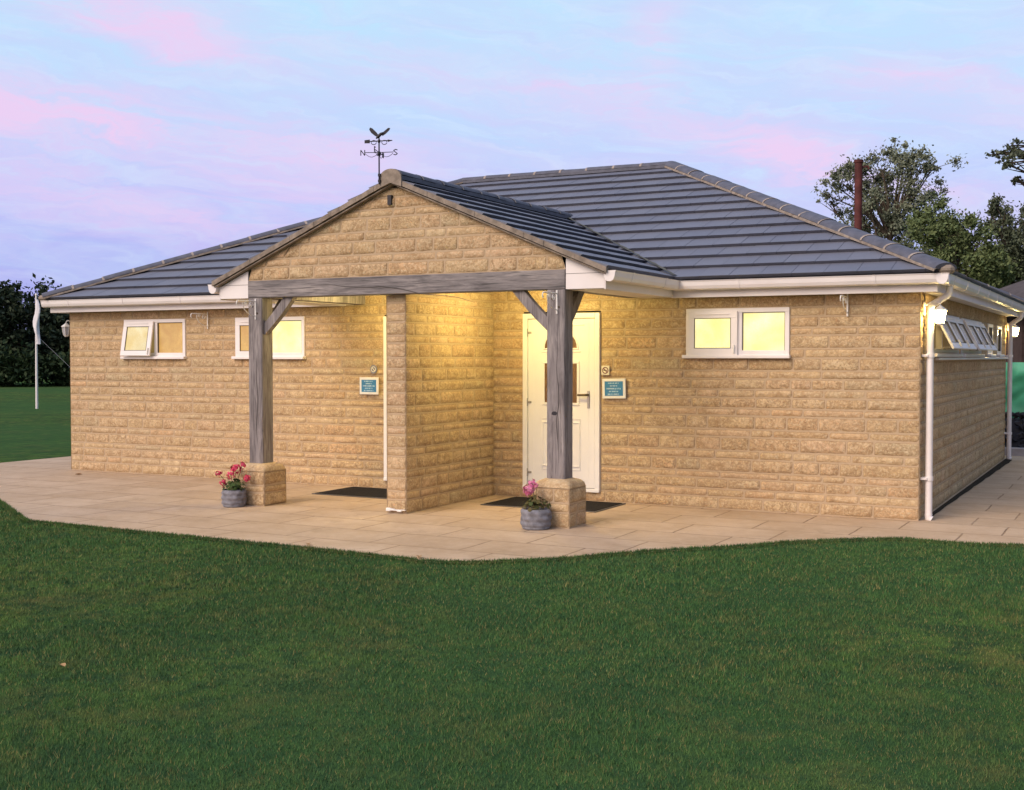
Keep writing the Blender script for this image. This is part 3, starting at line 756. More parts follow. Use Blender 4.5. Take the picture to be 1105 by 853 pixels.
# ---- doors
def door(xa):
    w, z0, h = .98, .13, 2.02
    m = MB(); f = .06
    m.box(xa, xa + f, -.03, .04, z0, z0 + h, .005); m.box(xa + w - f, xa + w, -.03, .04, z0, z0 + h, .005); m.box(xa + f, xa + w - f, -.0295, .04, z0 + h - f, z0 + h, .005)
    m.box(xa - .0, xa + w + .0, -.038, .03, z0 - .028, z0 + .012, .005)
    fr = m.build('door_frame', UPVC2, B)
    xi, xo_ = xa + f + .006, xa + w - f - .006; zi, zo = z0 + .018, z0 + h - f - .006; xc = (xi + xo_) / 2
    m = MB(); m.box(xi, xo_, -.014, .03, zi, zo, .004)
    yq = -.014
    def mould(u0, u1, v0, v1, t=.016, d=.009):
        m.box(u0, u1, yq - d, yq - .0005, v0, v0 + t, .004); m.box(u0, u1, yq - d, yq - .0005, v1 - t, v1, .004)
        m.box(u0, u0 + t, yq - d + .0004, yq - .0005, v0 + t, v1 - t, .004); m.box(u1 - t, u1, yq - d + .0004, yq - .0005, v0 + t, v1 - t, .004)
    L_, R_ = xc - .275, xc + .275
    # fanlight panel
    m.box(L_ - .02, R_ + .02, yq - .008, yq - .0005, 2.005, 2.018, .003)
    m.box(xc - .25, xc + .25, yq - .010, yq - .0005, 1.700, 1.716, .004)
    pts = [(xc + .215 * math.cos(t), yq - .004, 1.745 + .215 * math.sin(t)) for t in [math.pi * i / 14 for i in range(15)]]
    m.tube(pts, .011, 6)
    m.box(xc - .225, xc + .225, yq - .012, yq - .0005, 1.733, 1.748, .004)
    mould(xc - .235, xc + .235, 1.09, 1.60, .030, .012)
    for u0, u1 in ((xc - .24, xc - .012), (xc + .012, xc + .24)): mould(u0, u1, .38, .90, .018)
    mould(xc - .25, xc + .25, .34, .94, .012, .006)
    for xx in (L_ - .075, R_ + .075): m.box(xx - .003, xx + .003, yq - .003, yq - .0003, zi + .05, zo - .05)
    lf = m.build('door', UPVC2, B)
    m = MB(); m.box(xc - .206, xc + .206, yq - .006, yq - .001, 1.12, 1.57); m.build('glass_panel', AMBER, lf)
    m = MB(); fan = [(xc + .205 * math.cos(t), yq - .004, 1.748 + .205 * math.sin(t)) for t in [math.pi * i / 14 for i in range(15)]]
    m.add(fan, [tuple(range(15))]); m.build('fanlight', AMBER, lf)
    m = MB()
    for t in (40, 75, 105, 140): m.tube([(xc + .05 * math.cos(R(t)), yq - .006, 1.748 + .05 * math.sin(R(t))), (xc + .205 * math.cos(R(t)), yq - .006, 1.748 + .205 * math.sin(R(t)))], .005, 5)
    m.build('glazing_bar', UPVC2, lf)
    xh = xo_ - .075
    m = MB(); m.tube([(xh, yq - .01, 1.215), (xh, yq - .05, 1.215), (xh - .02, yq - .055, 1.215), (xh - .115, yq - .052, 1.212)], .013, 8); m.build('handle', DARKH, lf)
    m = MB(); m.box(xh - .016, xh + .016, yq - .010, yq - .0005, 1.06, 1.26, .004); m.tube([(xh + .002, yq - .010, 1.12), (xh + .002, yq - .022, 1.12)], .011, 10); m.build('lock', STEEL, lf)
    for z in (.30, 1.12, 1.93):
        m = MB(); m.box(xi - .014, xi + .045, yq - .010, yq + .001, z - .012, z + .012, .003); m.tube([(xi - .004, yq - .012, z - .045), (xi - .004, yq - .012, z + .045)], .007, 7)
        m.build('hinge', STEEL, lf)
    m = MB(); m.box(xi - .005, xo_ + .005, .0, .003, zi - .005, zo + .006); m.build('weather_seal', SEAL, fr)
door(7.44); door(5.49)

# ------------------------------------------------------------------ fittings on and around the building
def ring_mesh(m, c, r0, r1, y, n=24, x=0):
    vs = []
    for k in range(n):
        a = 2 * math.pi * k / n; vs += [(c[0] + r0 * math.cos(a), y, c[1] + r0 * math.sin(a)), (c[0] + r1 * math.cos(a), y, c[1] + r1 * math.sin(a))]
    m.add(vs, [(2 * k, 2 * k + 1, 2 * ((k + 1) % n) + 1, 2 * ((k + 1) % n)) for k in range(n)])
def notice(x, z, w, h, label, seed, tilt=0):
    t = thing('notice_sign', label, 'sign', (x, -.022, z), 0, 'blue notices beside the doors'); t.rotation_euler = (0, tilt, 0)
    m = MB(); m.box(-w / 2, w / 2, -.016, 0, -h / 2, h / 2, .004); m.build('sign_frame', SIGNW, t)
    m = MB(); m.box(-w / 2 + .032, w / 2 - .032, -.0185, -.0155, -h / 2 + .032, h / 2 - .030); pn = m.build('blue_panel', SIGNB, t)
    m = MB(); r = random.Random(seed)
    lens = (.62, .40, .78, .52, .66)
    for i, ln in enumerate(lens):
        zc = (h - .062) * (.38 - i * .19); x_ = -(w - .064) * ln / 2; e = -x_
        hh = .0075 if i not in (2,) else .0095
        while x_ < e - .004:
            wl = min(r.choice((.005, .006, .008)), e - x_); m.box(x_, x_ + wl, -.0195, -.0184, zc - hh * r.uniform(.6, 1), zc + hh * r.uniform(.5, .9)); x_ += wl + r.choice((.003, .003, .010))
    m.build('lettering', SIGNT, pn)
notice(5.28, 1.283, .285, .215, 'small white-framed blue notice on the stone wall left of the porch dividing wall', 4)
notice(8.60, 1.29, .285, .225, 'small white-framed blue notice on the wall right of the white door', 5, R(-1))
def nosmoke(x, z, w, mat, rmat, label, rnd):
    t = thing('no_smoking_sign', label, 'sign', (x, -.022, z), 0, 'no smoking signs beside the doors')
    m = MB(); r = w / 2
    if rnd: m.prism([(r * 1.05 * math.cos(2 * math.pi * i / 20), 0, r * 1.15 * math.sin(2 * math.pi * i / 20)) for i in range(20)], (0, -.008, 0))
    else: m.box(-r, r, -.008, 0, -r * 1.05, r * 1.05, .003)
    pl = m.build('plate', mat, t)
    m = MB(); ring_mesh(m, (0, 0), r * .55, r * .78, -.0095); q = r * .5
    m.box(-.006, .006, -.0098, -.0090, -r * .66, r * .66, 0, Matrix.Rotation(R(-45), 4, 'Y')); m.build('prohibition_ring', rmat, pl)
    m = MB(); m.box(-r * .42, r * .30, -.0092, -.0086, -.006, .006); m.box(r * .33, r * .42, -.0092, -.0086, -.006, .006); m.build('cigarette_symbol', SEAL, pl)
nosmoke(5.345, 1.492, .095, SIGNG, SIGNC, 'round grey no smoking plaque above the left blue notice', True)
nosmoke(8.492, 1.495, .10, SIGNC, RING, 'square cream no smoking sign right beside the white door frame', False)

def lantern(loc, rz, lit, label, A=.145):
    """coach lantern on a swan bracket; local +x points away from the wall"""
    t = thing('wall_lantern', label, 'lantern', loc, rz, 'coach lanterns on the corners'); t.scale = (.78, .78, .78)
    m = MB(); m.box(0, .015, -.035, .035, -.02, .15, .006); m.tube([(.01, 0, .10), (A * .5, 0, .15), (A * .8, 0, .15), (A, 0, .12), (A, 0, .09)], .010, 8); m.build('bracket', WIRON, t)
    def six(r, z, n=6): return [(A + r * math.cos(2 * math.pi * k / n), r * math.sin(2 * math.pi * k / n), z) for k in range(n)]
    m = MB(); prof = [(.012, .105), (.03, .09), (.088, .045), (.092, .035)]
    for (ra, za), (rb, zb) in zip(prof[:-1], prof[1:]): m.add(six(ra, za) + six(rb, zb), [(k, 6 + k, 6 + (k + 1) % 6, (k + 1) % 6) for k in range(6)])
    m.add(six(.012, .105), [tuple(range(6))]); m.add(six(.092, .035), [tuple(range(6))[::-1]])
    m.build('cap', WIRON, t)
    m = MB(); m.add(six(.074, .033) + six(.048, -.12), [(k, 6 + k, 6 + (k + 1) % 6, (k + 1) % 6) for k in range(6)]); m.add(six(.048, -.12), [tuple(range(6))[::-1]])
    m.build('glass', LAMP if lit else GLASS, t)
    m = MB()
    for p, q in zip(six(.077, .033), six(.050, -.122)): m.tube([p, q], .005, 5)
    m.add(six(.056, -.118) + six(.030, -.15), [(k, 6 + k, 6 + (k + 1) % 6, (k + 1) % 6) for k in range(6)]); m.add(six(.03, -.15), [tuple(range(6))[::-1]])
    m.build('lantern_cage', WIRON, t)
lantern((-.004, .048, 2.06), math.pi, False, 'unlit white coach lantern on the far left corner of the building')
lantern((W + .02, .045, 2.08), 0, True, 'brightly lit white coach lantern beside the white downpipe at the near right corner', .20)
lantern((W + .02, D - .02, 2.08), 0, True, 'lit coach lantern on the far right corner of the building beside the green sheeting')

def bracket(loc, label, L=.30, H=.20):
    t = thing('hanging_basket_bracket', label, 'bracket', loc, 0, 'white scrolled basket brackets')
    m = MB(); m.box(-.009, .009, -.006, 0, -H, .03, .002); m.build('back_plate', WIRON, t)
    m = MB(); m.tube([(0, -.004, 0), (0, -L, .0), (0, -L - .02, -.01), (0, -L - .028, -.035), (0, -L - .012, -.055)], .0065, 7); m.build('arm', WIRON, t)
    m = MB()
    m.tube([(0, -.006, -H * .8)] + [(0, -.006 - .21 * math.sin(R(a)), -H * .8 + .135 * (1 - math.cos(R(a))) ) for a in (20, 40, 60, 80, 95)], .005, 6)
    for cy, cz, r0 in ((-.075, -.045, .038), (-.165, -.030, .026)):
        m.tube([(0, cy + r0 * (1 - k / 22) * math.cos(k * .5), cz + r0 * (1 - k / 22) * math.sin(k * .5)) for k in range(20)], .0042, 6)
    m.build('scroll', WIRON, t)
    return t
bracket((2.64, -.018, 2.225), 'white scrolled basket bracket on bare wall between the two left windows')
bracket((5.215 - .075, YP - .001, 2.262), 'white scrolled basket bracket near the top of the left oak post', L=.29)
bracket((8.865 - .02, YP - .001, 2.262), 'white scrolled basket bracket near the top of the right oak post', L=.29)
bracket((11.18, -.018, 2.262), 'white scrolled basket bracket on the wall between the right-hand window and the corner downpipe')

def doormat(loc, w, d, label):
    t = thing('doormat', label, 'doormat', loc, 0, 'dark doormats on the paving')
    m = MB(); m.box(-w / 2 + .03, w / 2 - .03, .03, d - .03, .004, .016, .004); m.build('mat_pile', MAT, t)
    m = MB(); m.box(-w / 2, w / 2, 0, .03, .001, .010, .003); m.box(-w / 2, w / 2, d - .03, d, .001, .010, .003); m.box(-w / 2, -w / 2 + .03, .03, d - .03, .001, .010, .003); m.box(w / 2 - .03, w / 2, .03, d - .03, .001, .010, .003)
    m.build('rubber_edge', SEAL, t)
doormat((5.78, -.93, 0), 1.45, .86, 'dark doormat on the paving left of the porch dividing wall')
doormat((8.07, -.92, 0), 1.40, .84, 'dark doormat on the paving in front of the white door')

def flower_pot(loc, rad, h, rz, label, petal, leaf, heads, seed, leafn, leafr):
    t = thing('flower_pot', label, 'flower pot', loc, rz, 'flower pots by the post bases'); r = random.Random(seed)
    m = MB()
    prof = [(.001, .0), (rad * .90, .0), (rad * .97, .02)]
    K = 14
    for i in range(K + 1):
        s = i / K; rr = rad * (.97 + .06 * math.sin(math.pi * s)); rr += .010 * abs(math.sin(s * math.pi * 3)) - .004
        prof.append((rr, .02 + (h - .02) * s))
    prof += [(rad * .93, h + .004), (rad * .86, h - .004), (rad * .84, h - .03)]
    m.lathe(prof, 40, wob=lambda a, z: .004 * math.sin(a * 5 + z * 60) + .003 * math.sin(a * 9 - z * 40) if z > .02 else 0)
    m.build('pot', POT, t)
    m = MB(); m.lathe([(.001, h - .022), (rad * .5, h - .018), (rad * .86, h - .028)][::-1], 24); m.build('soil', SOIL, t)
    fo = MB()
    def leaf_q(c, n, s):
        n = Vector(n).normalized(); a = n.cross(Vector((r.random(), r.random(), r.random()))).normalized(); b = n.cross(a)
        P = [c + a * s * math.cos(q) * (1 if i % 2 else .82) + b * s * math.sin(q) * .8 + n * s * (.18 if i % 2 else -.05) for i, q in enumerate([2 * math.pi * k / 8 for k in range(8)])]
        fo.add(P, [tuple(range(8))])
    for k in range(leafn):
        a = r.uniform(0, 6.28); d = rad * .95 * math.sqrt(r.random()); z = h + r.uniform(-.01, leafr) * (1.15 - d / rad * .6)
        leaf_q(Vector((d * math.cos(a), d * math.sin(a), z)), (math.cos(a) * .5, math.sin(a) * .5, r.uniform(.2, 1)), r.uniform(.014, .028))
    for hx, hy, hz, hr in heads: fo.tube([(hx * .25, hy * .25, h - .02), (hx * .6, hy * .6, h + (hz - h) * .55), (hx, hy, hz)], .0032, 5)
    fo.build('foliage', leaf, t)
    for hx, hy, hz, hr in heads:
        m = MB(); c = Vector((hx, hy, hz))
        for k in range(34):
            d = Vector((r.gauss(0, 1), r.gauss(0, 1), r.gauss(.25, .8))).normalized(); p = c + d * hr * r.uniform(.55, 1)
            a = d.cross(Vector((r.random(), r.random(), r.random()))).normalized(); b = d.cross(a); s = hr * r.uniform(.26, .42)
            m.add([p + a * s, p + b * s * .8 + d * s * .3, p - a * s, p - b * s * .8 + d * s * .3], [(0, 1, 2, 3)])
        m.build('flower', petal, t)
flower_pot((5.02, -2.275, 0), .128, .185, 0, 'grey pot of loose red-pink geraniums beside the left post base', PETALR, STEM,
           [(-.16, -.06, .36, .042), (.03, .0, .41, .062), (.09, .03, .45, .045), (.14, .05, .31, .046), (-.05, .06, .42, .040), (-.08, -.09, .26, .045), (.0, -.05, .35, .05)], 3, 110, .12)
flower_pot((8.735, -2.265, 0), .142, .19, .4, 'grey pot with one pink flower cluster and brownish leaves by the right post base', PETALP, STEMB,
           [(-.07, -.02, .375, .060), (-.035, .03, .43, .048), (-.08, .02, .34, .04), (.0, .0, .41, .03)], 5, 95, .12)

# ceiling lamps inside the porch
def ceiling_lamp(x, y, label, watts):
    t = thing('porch_light', label, 'ceiling light', (x, y, 2.462), 0, 'round porch ceiling lights')
    m = MB(); m.lathe([(.13, 0), (.135, -.02), (.12, -.03)], 24); m.build('lamp_base', WIRON, t)
    m = MB(); m.lathe([(.12, -.029), (.105, -.055), (.06, -.072), (.001, -.076)], 24); m.build('diffuser', LAMPP, t)
    L = bpy.data.lights.new('porch_lamp', 'POINT'); L.energy = watts; L.color = (1, .80, .31); L.shadow_soft_size = .07
    lo = bpy.data.objects.new('porch_lamp', L); col.objects.link(lo); lo.location = (0, 0, -.15); lo.parent = t
ceiling_lamp(7.96, -.98, 'round lit porch light on the ceiling above the white door', 46)
ceiling_lamp(6.0, -.85, 'round lit porch light on the ceiling left of the dividing wall', 42)

# weather vane on the gable
vx, vy, vz = 6.855, YV - .035, 3.40
t = thing('weather_vane', 'black iron weather vane with winged bird and compass letters at the porch gable peak', 'weather vane', (vx, vy, vz)); t.scale = (.92, .92, 1)
m = MB(); m.tube([(0, 0, .03), (0, 0, .46)], .0085, 8); m.box(-.016, .016, -.005, .04, .05, .08, .003); m.box(-.016, .016, -.005, .04, .11, .14, .003); m.build('mast', IRON, t)
va = Matrix.Rotation(R(-27.7 + 8), 4, 'Z').inverted()
va = Matrix.Rotation(R(20), 4, 'Z')
m = MB(); zc = .345
m.lathe([(.001, zc + .028), (.018, zc + .018), (.022, zc), (.018, zc - .02), (.001, zc - .028)], 10)
for ang in (0, 90):
    Mr = va @ Matrix.Rotation(R(ang), 4, 'Z')
    for s in (-1, 1):
        m.tube([Mr @ Vector((s * .01, 0, zc + .012)), Mr @ Vector((s * .165, 0, zc + .014))], .0040, 6)
        m.tube([Mr @ Vector((s * u, 0, zc + .010 - .045 * math.sin(math.pi * min(1, u / .17)))) for u in (.01, .04, .08, .11, .14, .16)], .0028, 6)
m.build('compass_arms', IRON, t)
def strokes(m, segs, c, Mr, s, rr=.0052):
    for a_, b_ in segs: m.tube([Mr @ (c + Vector((a_[0] * s, 0, a_[1] * s))), Mr @ (c + Vector((b_[0] * s, 0, b_[1] * s)))], rr, 6)
LET = {'N': [((-.4, -.5), (-.4, .5)), ((-.4, .5), (.4, -.5)), ((.4, -.5), (.4, .5))],
       'S': [((.4, .4), (0, .5)), ((0, .5), (-.4, .28)), ((-.4, .28), (.4, -.28)), ((.4, -.28), (0, -.5)), ((0, -.5), (-.4, -.4))],
       'E': [((-.4, -.5), (-.4, .5)), ((-.4, .5), (.4, .5)), ((-.4, 0), (.3, 0)), ((-.4, -.5), (.4, -.5))],
       'W': [((-.5, .5), (-.25, -.5)), ((-.25, -.5), (0, .2)), ((0, .2), (.25, -.5)), ((.25, -.5), (.5, .5))]}
for ch, ang, s in (('N', 0, -1), ('S', 0, 1), ('E', 90, -1), ('W', 90, 1)):
    Mr = va @ Matrix.Rotation(R(ang), 4, 'Z'); m = MB()
    strokes(m, LET[ch], Vector((s * .188, 0, zc + .012)), Mr, .056); m.build('letter', IRON, t)
va2 = Matrix.Rotation(R(22), 4, 'Z')
m = MB(); za = .475
m.tube([va2 @ Vector((-.13, 0, za - .004)), va2 @ Vector((.15, 0, za + .004))], .0055, 6)
m.prism([va2 @ Vector(p) for p in ((.10, -.003, za + .014), (.155, -.003, za + .004), (.10, -.003, za - .012))], va2 @ Vector((0, .006, 0)))
m.prism([va2 @ Vector(p) for p in ((-.165, -.003, za + .010), (-.105, -.003, za + .016), (-.105, -.003, za - .022), (-.165, -.003, za - .022))], va2 @ Vector((0, .006, 0)))
for u in (-.06, .06): m.tube([va2 @ Vector((u + .03 * math.cos(k * .6), 0, za - .015 + .022 * math.sin(k * .6))) for k in range(11)], .004, 6)
m.lathe([(.001, za + .03), (.015, za + .01), (.016, za - .012), (.001, za - .03)], 8)
m.build('arrow', IRON, t)
m = MB(); zb = .50
m.tube([va2 @ Vector(p) for p in ((-.035, 0, zb + .0), (-.01, 0, zb + .02), (.02, 0, zb + .045), (.045, 0, zb + .055), (.065, 0, zb + .045))], [.006, .018, .017, .012, .004], 8)
m.tube([va2 @ Vector(p) for p in ((.0, 0, zb + .02), (.0, 0, zb - .02))], .007, 6)
for pts in ([(-.005, zb + .035), (-.03, zb + .065), (-.075, zb + .105), (-.10, zb + .115), (-.112, zb + .095), (-.09, zb + .06), (-.05, zb + .030), (-.012, zb + .012)],
            [(.025, zb + .045), (.06, zb + .075), (.105, zb + .108), (.128, zb + .105), (.118, zb + .085), (.08, zb + .050), (.04, zb + .025)]):
    m.prism([va2 @ Vector((u, -.004, z)) for u, z in pts], va2 @ Vector((0, .008, 0)))
m.build('bird', IRON, t)

# flagpole on the far lawn
t = thing('flagpole', 'thin white flagpole with furled white flag on the lawn left of the building', 'flagpole', (-17.5, 14.5, -.03))
m = MB(); m.tube([(0, 0, 0), (.01, 0, 1.8), (.03, 0, 3.62)], [.042, .036, .028], 8); m.lathe([(.001, 3.70), (.035, 3.68), (.04, 3.645), (.02, 3.61)], 10, (.03, 0, 0)); m.build('pole', UPVC, t)
m = MB(); vs = []; n_, k_ = 10, 12
for i in range(n_ + 1):
    z = 3.5 - 1.42 * i / n_; w_ = .035 + .050 * math.sin(min(1, i / n_ * 1.15) * math.pi) + .030 * i / n_
    for k in range(k_):
        a = 2 * math.pi * k / k_; rr = w_ * (1 + .35 * math.sin(3 * a + i * .7))
        vs.append((.06 + .05 * math.sin(i * .8) + rr * math.cos(a), rr * .7 * math.sin(a), z))
m.add(vs, [(i * k_ + k, i * k_ + (k + 1) % k_, (i + 1) * k_ + (k + 1) % k_, (i + 1) * k_ + k) for i in range(n_) for k in range(k_)], True)
m.build('flag', m_simple('white_cloth', (.72, .70, .74), .9, .1, .12, 6), t)
m = MB(); m.tube([(.04, 0, 2.35), (1.3, .7, .95), (2.6, 1.4, .0)], .004, 5); m.build('guy_rope', GLASS, t)

# fallen leaves
LEAFC = m_leaf('dry_leaf', [(.30, .17, .07), (.38, .25, .12), (.24, .10, .05)])
for (x, y, z, s, lb) in ((.73, -.53, .004, .05, 'small dry leaf on the paving by the far left corner'), (7.42, -4.1, .004, .045, 'small dry leaf on the paving in front of the dividing wall'),
                         (8.64, -4.22, .004, .05, 'brown leaf on the point of the paving edge'), (8.84, -8.08, .012, .034, 'pale dry leaf lying on the open lawn at left')):
    m = MB(); a0 = rng.uniform(0, 6)
    pr = [(1, 0), (.5, .42), (0, .5), (-.6, .3), (-1, 0), (-.6, -.3), (0, -.5), (.5, -.42)]
    vs = [(x + s * (u * math.cos(a0) - v * math.sin(a0)), y + s * (u * math.sin(a0) + v * math.cos(a0)), z + .006 + s * .5 * abs(v)) for u, v in pr] + [(x, y, z)]
    m.add(vs, [(i, (i + 1) % 8, 8) for i in range(8)]); tag(m.build('fallen_leaf', LEAFC), lb, 'leaf', 'fallen leaves')

# ------------------------------------------------------------------ trees
def leaves(cs, rs, counts, size, far=1.45):
    """many leaf-sized quads in clumps; returns verts, faces"""
    C = np.repeat(np.array(cs), counts, axis=0); Rr = np.repeat(np.array(rs), counts, axis=0); n = len(C)
    d = nrng.normal(size=(n, 3)); d /= np.linalg.norm(d, axis=1)[:, None]
    rad = np.minimum(np.abs(nrng.normal(0, .62, n)), far) * nrng.uniform(.85, 1, n); P = C + d * (rad[:, None] * Rr)
    a = nrng.normal(size=(n, 3)); a /= np.linalg.norm(a, axis=1)[:, None]
    b = np.cross(a, nrng.normal(size=(n, 3))); b /= np.linalg.norm(b, axis=1)[:, None]
    s = size * nrng.uniform(.55, 1.25, n)[:, None]
    v = np.stack([P + a * s, P + b * s * .5, P - a * s, P - b * s * .5], 1).reshape(-1, 3)
    return v, np.arange(4 * n).reshape(n, 4)
LEAF_D = m_leaf('dark_leaf', [(.024, .036, .022), (.036, .054, .029), (.050, .068, .038)])
LEAF_M = m_leaf('mid_leaf', [(.09, .125, .05), (.125, .165, .065), (.165, .20, .085)])
LEAF_L = m_leaf('grey_green_leaf', [(.14, .165, .115), (.18, .205, .14), (.23, .25, .17)])
LEAF_R = m_leaf('dull_green_leaf', [(.075, .095, .062), (.105, .13, .08), (.14, .16, .10)])
LEAF_H = m_leaf('hedge_leaf', [(.018, .034, .015), (.028, .050, .020), (.040, .062, .026)])
def at(px, dist):
    """ground point at a given distance along the photograph's bearing px"""
    f, r = Vector((-.4647, .8855, 0)), Vector((.8855, .4647, 0)); v = f + r * ((px - 552.5) / 1300.9); p = CAM + v.normalized() * dist
    return Vector((p.x, p.y, -.03))
def tree(base, height, crown, name, label, leafmat, size, nleaf, seed, group, trunk_r=None, droop=0, crad=.62):
    """crown: list of (dx, dz, radius) clumps in metres seen across the bearing; depth is random"""
    r = random.Random(seed); t = thing(name, label, 'tree', base, 0, group); tr = trunk_r or height * .018
    right = Vector((.8855, .4647, 0)); fwd = Vector((-.4647, .8855, 0)); m = MB()
    top = height * .8; pts = [(0, 0, 0)]
    for k in range(1, 6): pts.append((r.uniform(-.05, .05) * height * .35, r.uniform(-.05, .05) * height * .35, top * k / 5))
    m.tube(pts, [tr * (1.15 - .95 * k / 5) for k in range(6)], 8)
    cs, rs, w = [], [], []
    for dx, dz, rad in crown:
        for q in range(2):
            c = right * (dx + (r.uniform(-.3, .3) * rad)) + fwd * (r.uniform(-.9, .9) * (rad + .25 * height * .2)) + Vector((0, 0, dz + r.uniform(-.25, .25) * rad))
            j = max(1, min(4, int((c.z - rad * .4) / top * 5) - r.choice((0, 1)))); s = Vector(pts[j]); mid = s.lerp(c, .5) + Vector((r.uniform(-.2, .2), r.uniform(-.2, .2), .10 * height * .3))
            m.tube([s, mid, c], [tr * .42, tr * .25, tr * .08], 6)
            for e in range(5):
                tip = c + Vector((r.gauss(0, 1), r.gauss(0, 1), r.gauss(-droop, .7))) * rad * .6
                m.tube([mid.lerp(c, .6), tip], [tr * .12, tr * .03], 4, cap=False)
                sub = rad * r.uniform(.40, .75); cs.append(tip); rs.append((sub, sub, sub * (.8 + droop))); w.append(sub ** 2)
    m.build('trunk', BARK, t)
    w = np.array(w); cnt = np.maximum(12, (w / w.sum() * nleaf)).astype(int)
    v, f = leaves([tuple(c) for c in cs], rs, cnt, size, 1.0 if name == 'field_tree' else 1.45)
    fast_mesh('crown', v, f, leafmat, t)
    return t
def crown_px(dist, base_px, lst):
    s = dist / 1300.9; return [((px - base_px) * s, 1.68 + (385 - py) * s, pr * s) for px, py, pr in lst]
G = 'trees behind the building'
d = 58; tree(at(955, d), 11, crown_px(d, 955, [(905, 205, 17), (896, 222, 12), (925, 228, 17), (950, 185, 20), (972, 178, 17), (985, 190, 16), (948, 210, 22), (975, 215, 24), (960, 245, 26), (935, 250, 18), (1000, 222, 16), (990, 250, 22), (925, 195, 14), (955, 275, 26), (990, 280, 24), (1003, 190, 8)]),
     'airy_tree', 'tall airy tree with sky through its crown, standing behind the rust-red post', LEAF_L, .082, 26000, 4, G)
d = 52; tree(at(1030, d), 8, crown_px(d, 1030, [(1018, 245, 20), (1035, 252, 20), (1050, 265, 20), (1020, 275, 26), (1045, 290, 26), (1065, 285, 20), (1000, 295, 22), (1005, 265, 16), (1030, 310, 26), (1060, 312, 24)]),
     'bushy_tree', 'rounded mid-green bushy tree just right of the tall airy tree', LEAF_M, .085, 36000, 6, G)
d = 56; tree(at(1085, d), 9.5, crown_px(d, 1085, [(1066, 234, 8), (1080, 240, 12), (1072, 252, 11), (1090, 262, 15), (1080, 280, 16), (1098, 285, 16), (1108, 262, 14), (1100, 305, 18), (1075, 300, 16), (1125, 280, 18), (1140, 255, 18), (1115, 240, 10), (1130, 305, 20)]),
     'drooping_tree', 'dark drooping tree at the right edge with ragged hanging shoots', LEAF_R, .085, 26000, 8, G, droop=.5)
d = 30; tree(at(1215, d), 9, crown_px(d, 1215, [(1097, 190, 7), (1104, 198, 8), (1092, 203, 5), (1105, 182, 7), (1125, 195, 7), (1142, 205, 9), (1180, 195, 24), (1215, 150, 40), (1230, 190, 40), (1190, 235, 30), (1230, 240, 40), (1195, 160, 26), (1112, 214, 3)]),
     'overhanging_tree', 'leafy branch tip reaching in from a tree beyond the right edge', LEAF_R, .055, 17000, 10, G)
# tree line beyond the field at left: separate trees, each with its own crown
G2 = 'dark trees along the far field edge'
spec = [(-95, 300, 46, 'b'), (-40, 318, 40, 'a'), (12, 306, 40, 'c'), (66, 312, 36, 'd'), (122, 316, 40, 'e'), (180, 322, 40, 'f'), (240, 322, 40, 'g')]
labels = {-95: 'dark tree beyond the field, outermost to the left', -40: 'dark tree beyond the field, next to the outermost left one', 12: 'dark full tree at the left edge of the photo beyond the field',
          66: 'dark tree behind the white flagpole beyond the field', 122: 'dark tree whose top shows just above the left roof corner', 180: 'dark far tree hidden behind the left end of the building', 240: 'dark far tree hidden behind the porch'}
for px, ty, pr, kk in spec:
    d = 74 + rng.uniform(-2, 4); q = random.Random(px); lst = []; ty += 13
    for k in range(20): lst.append((px + q.uniform(-.85, .85) * pr, ty + 14 + (394 - ty - 14) * (k + q.random()) / 20, q.uniform(18, 28)))
    for k in range(4): lst.append((px + q.uniform(-.6, .6) * pr, ty + q.uniform(2, 14), q.uniform(6, 11)))
    tree(at(px, d), 6, crown_px(d, px, lst), 'field_tree', labels[px], LEAF_D, .16, 20000, px + 200, G2, trunk_r=.12)
# low hedge in front of those trees, and one closing the horizon elsewhere
def hedge(name, pts, h, label, seed, n, size):
    q = random.Random(seed); cs, rs = [], []
    for (a, b) in zip(pts[:-1], pts[1:]):
        k = int((b - a).length / 1.1)
        for i in range(k):
            p = a.lerp(b, i / k)
            for z in (.35, .8): cs.append((p.x + q.uniform(-.5, .5), p.y + q.uniform(-.5, .5), h * z * q.uniform(.8, 1.12) - .1)); rs.append((1.0, .9, h * .38))
    cnt = np.full(len(cs), max(10, n // len(cs))); v, f = leaves(cs, rs, cnt, size); v[:, 2] = np.maximum(v[:, 2], -.03)
    return tag(fast_mesh(name, v, f, LEAF_H), label, 'hedge', kind='stuff')
hedge('hedge', [at(-220, 72), at(60, 72), at(330, 74)], 2.0, 'long low dark hedge at the foot of the trees beyond the left field', 3, 30000, .16)
hedge('far_hedge', [at(330, 80), at(700, 95), at(1100, 95), at(1500, 80)], 4.2, 'distant dark hedge closing the view behind the building', 4, 26000, .3)

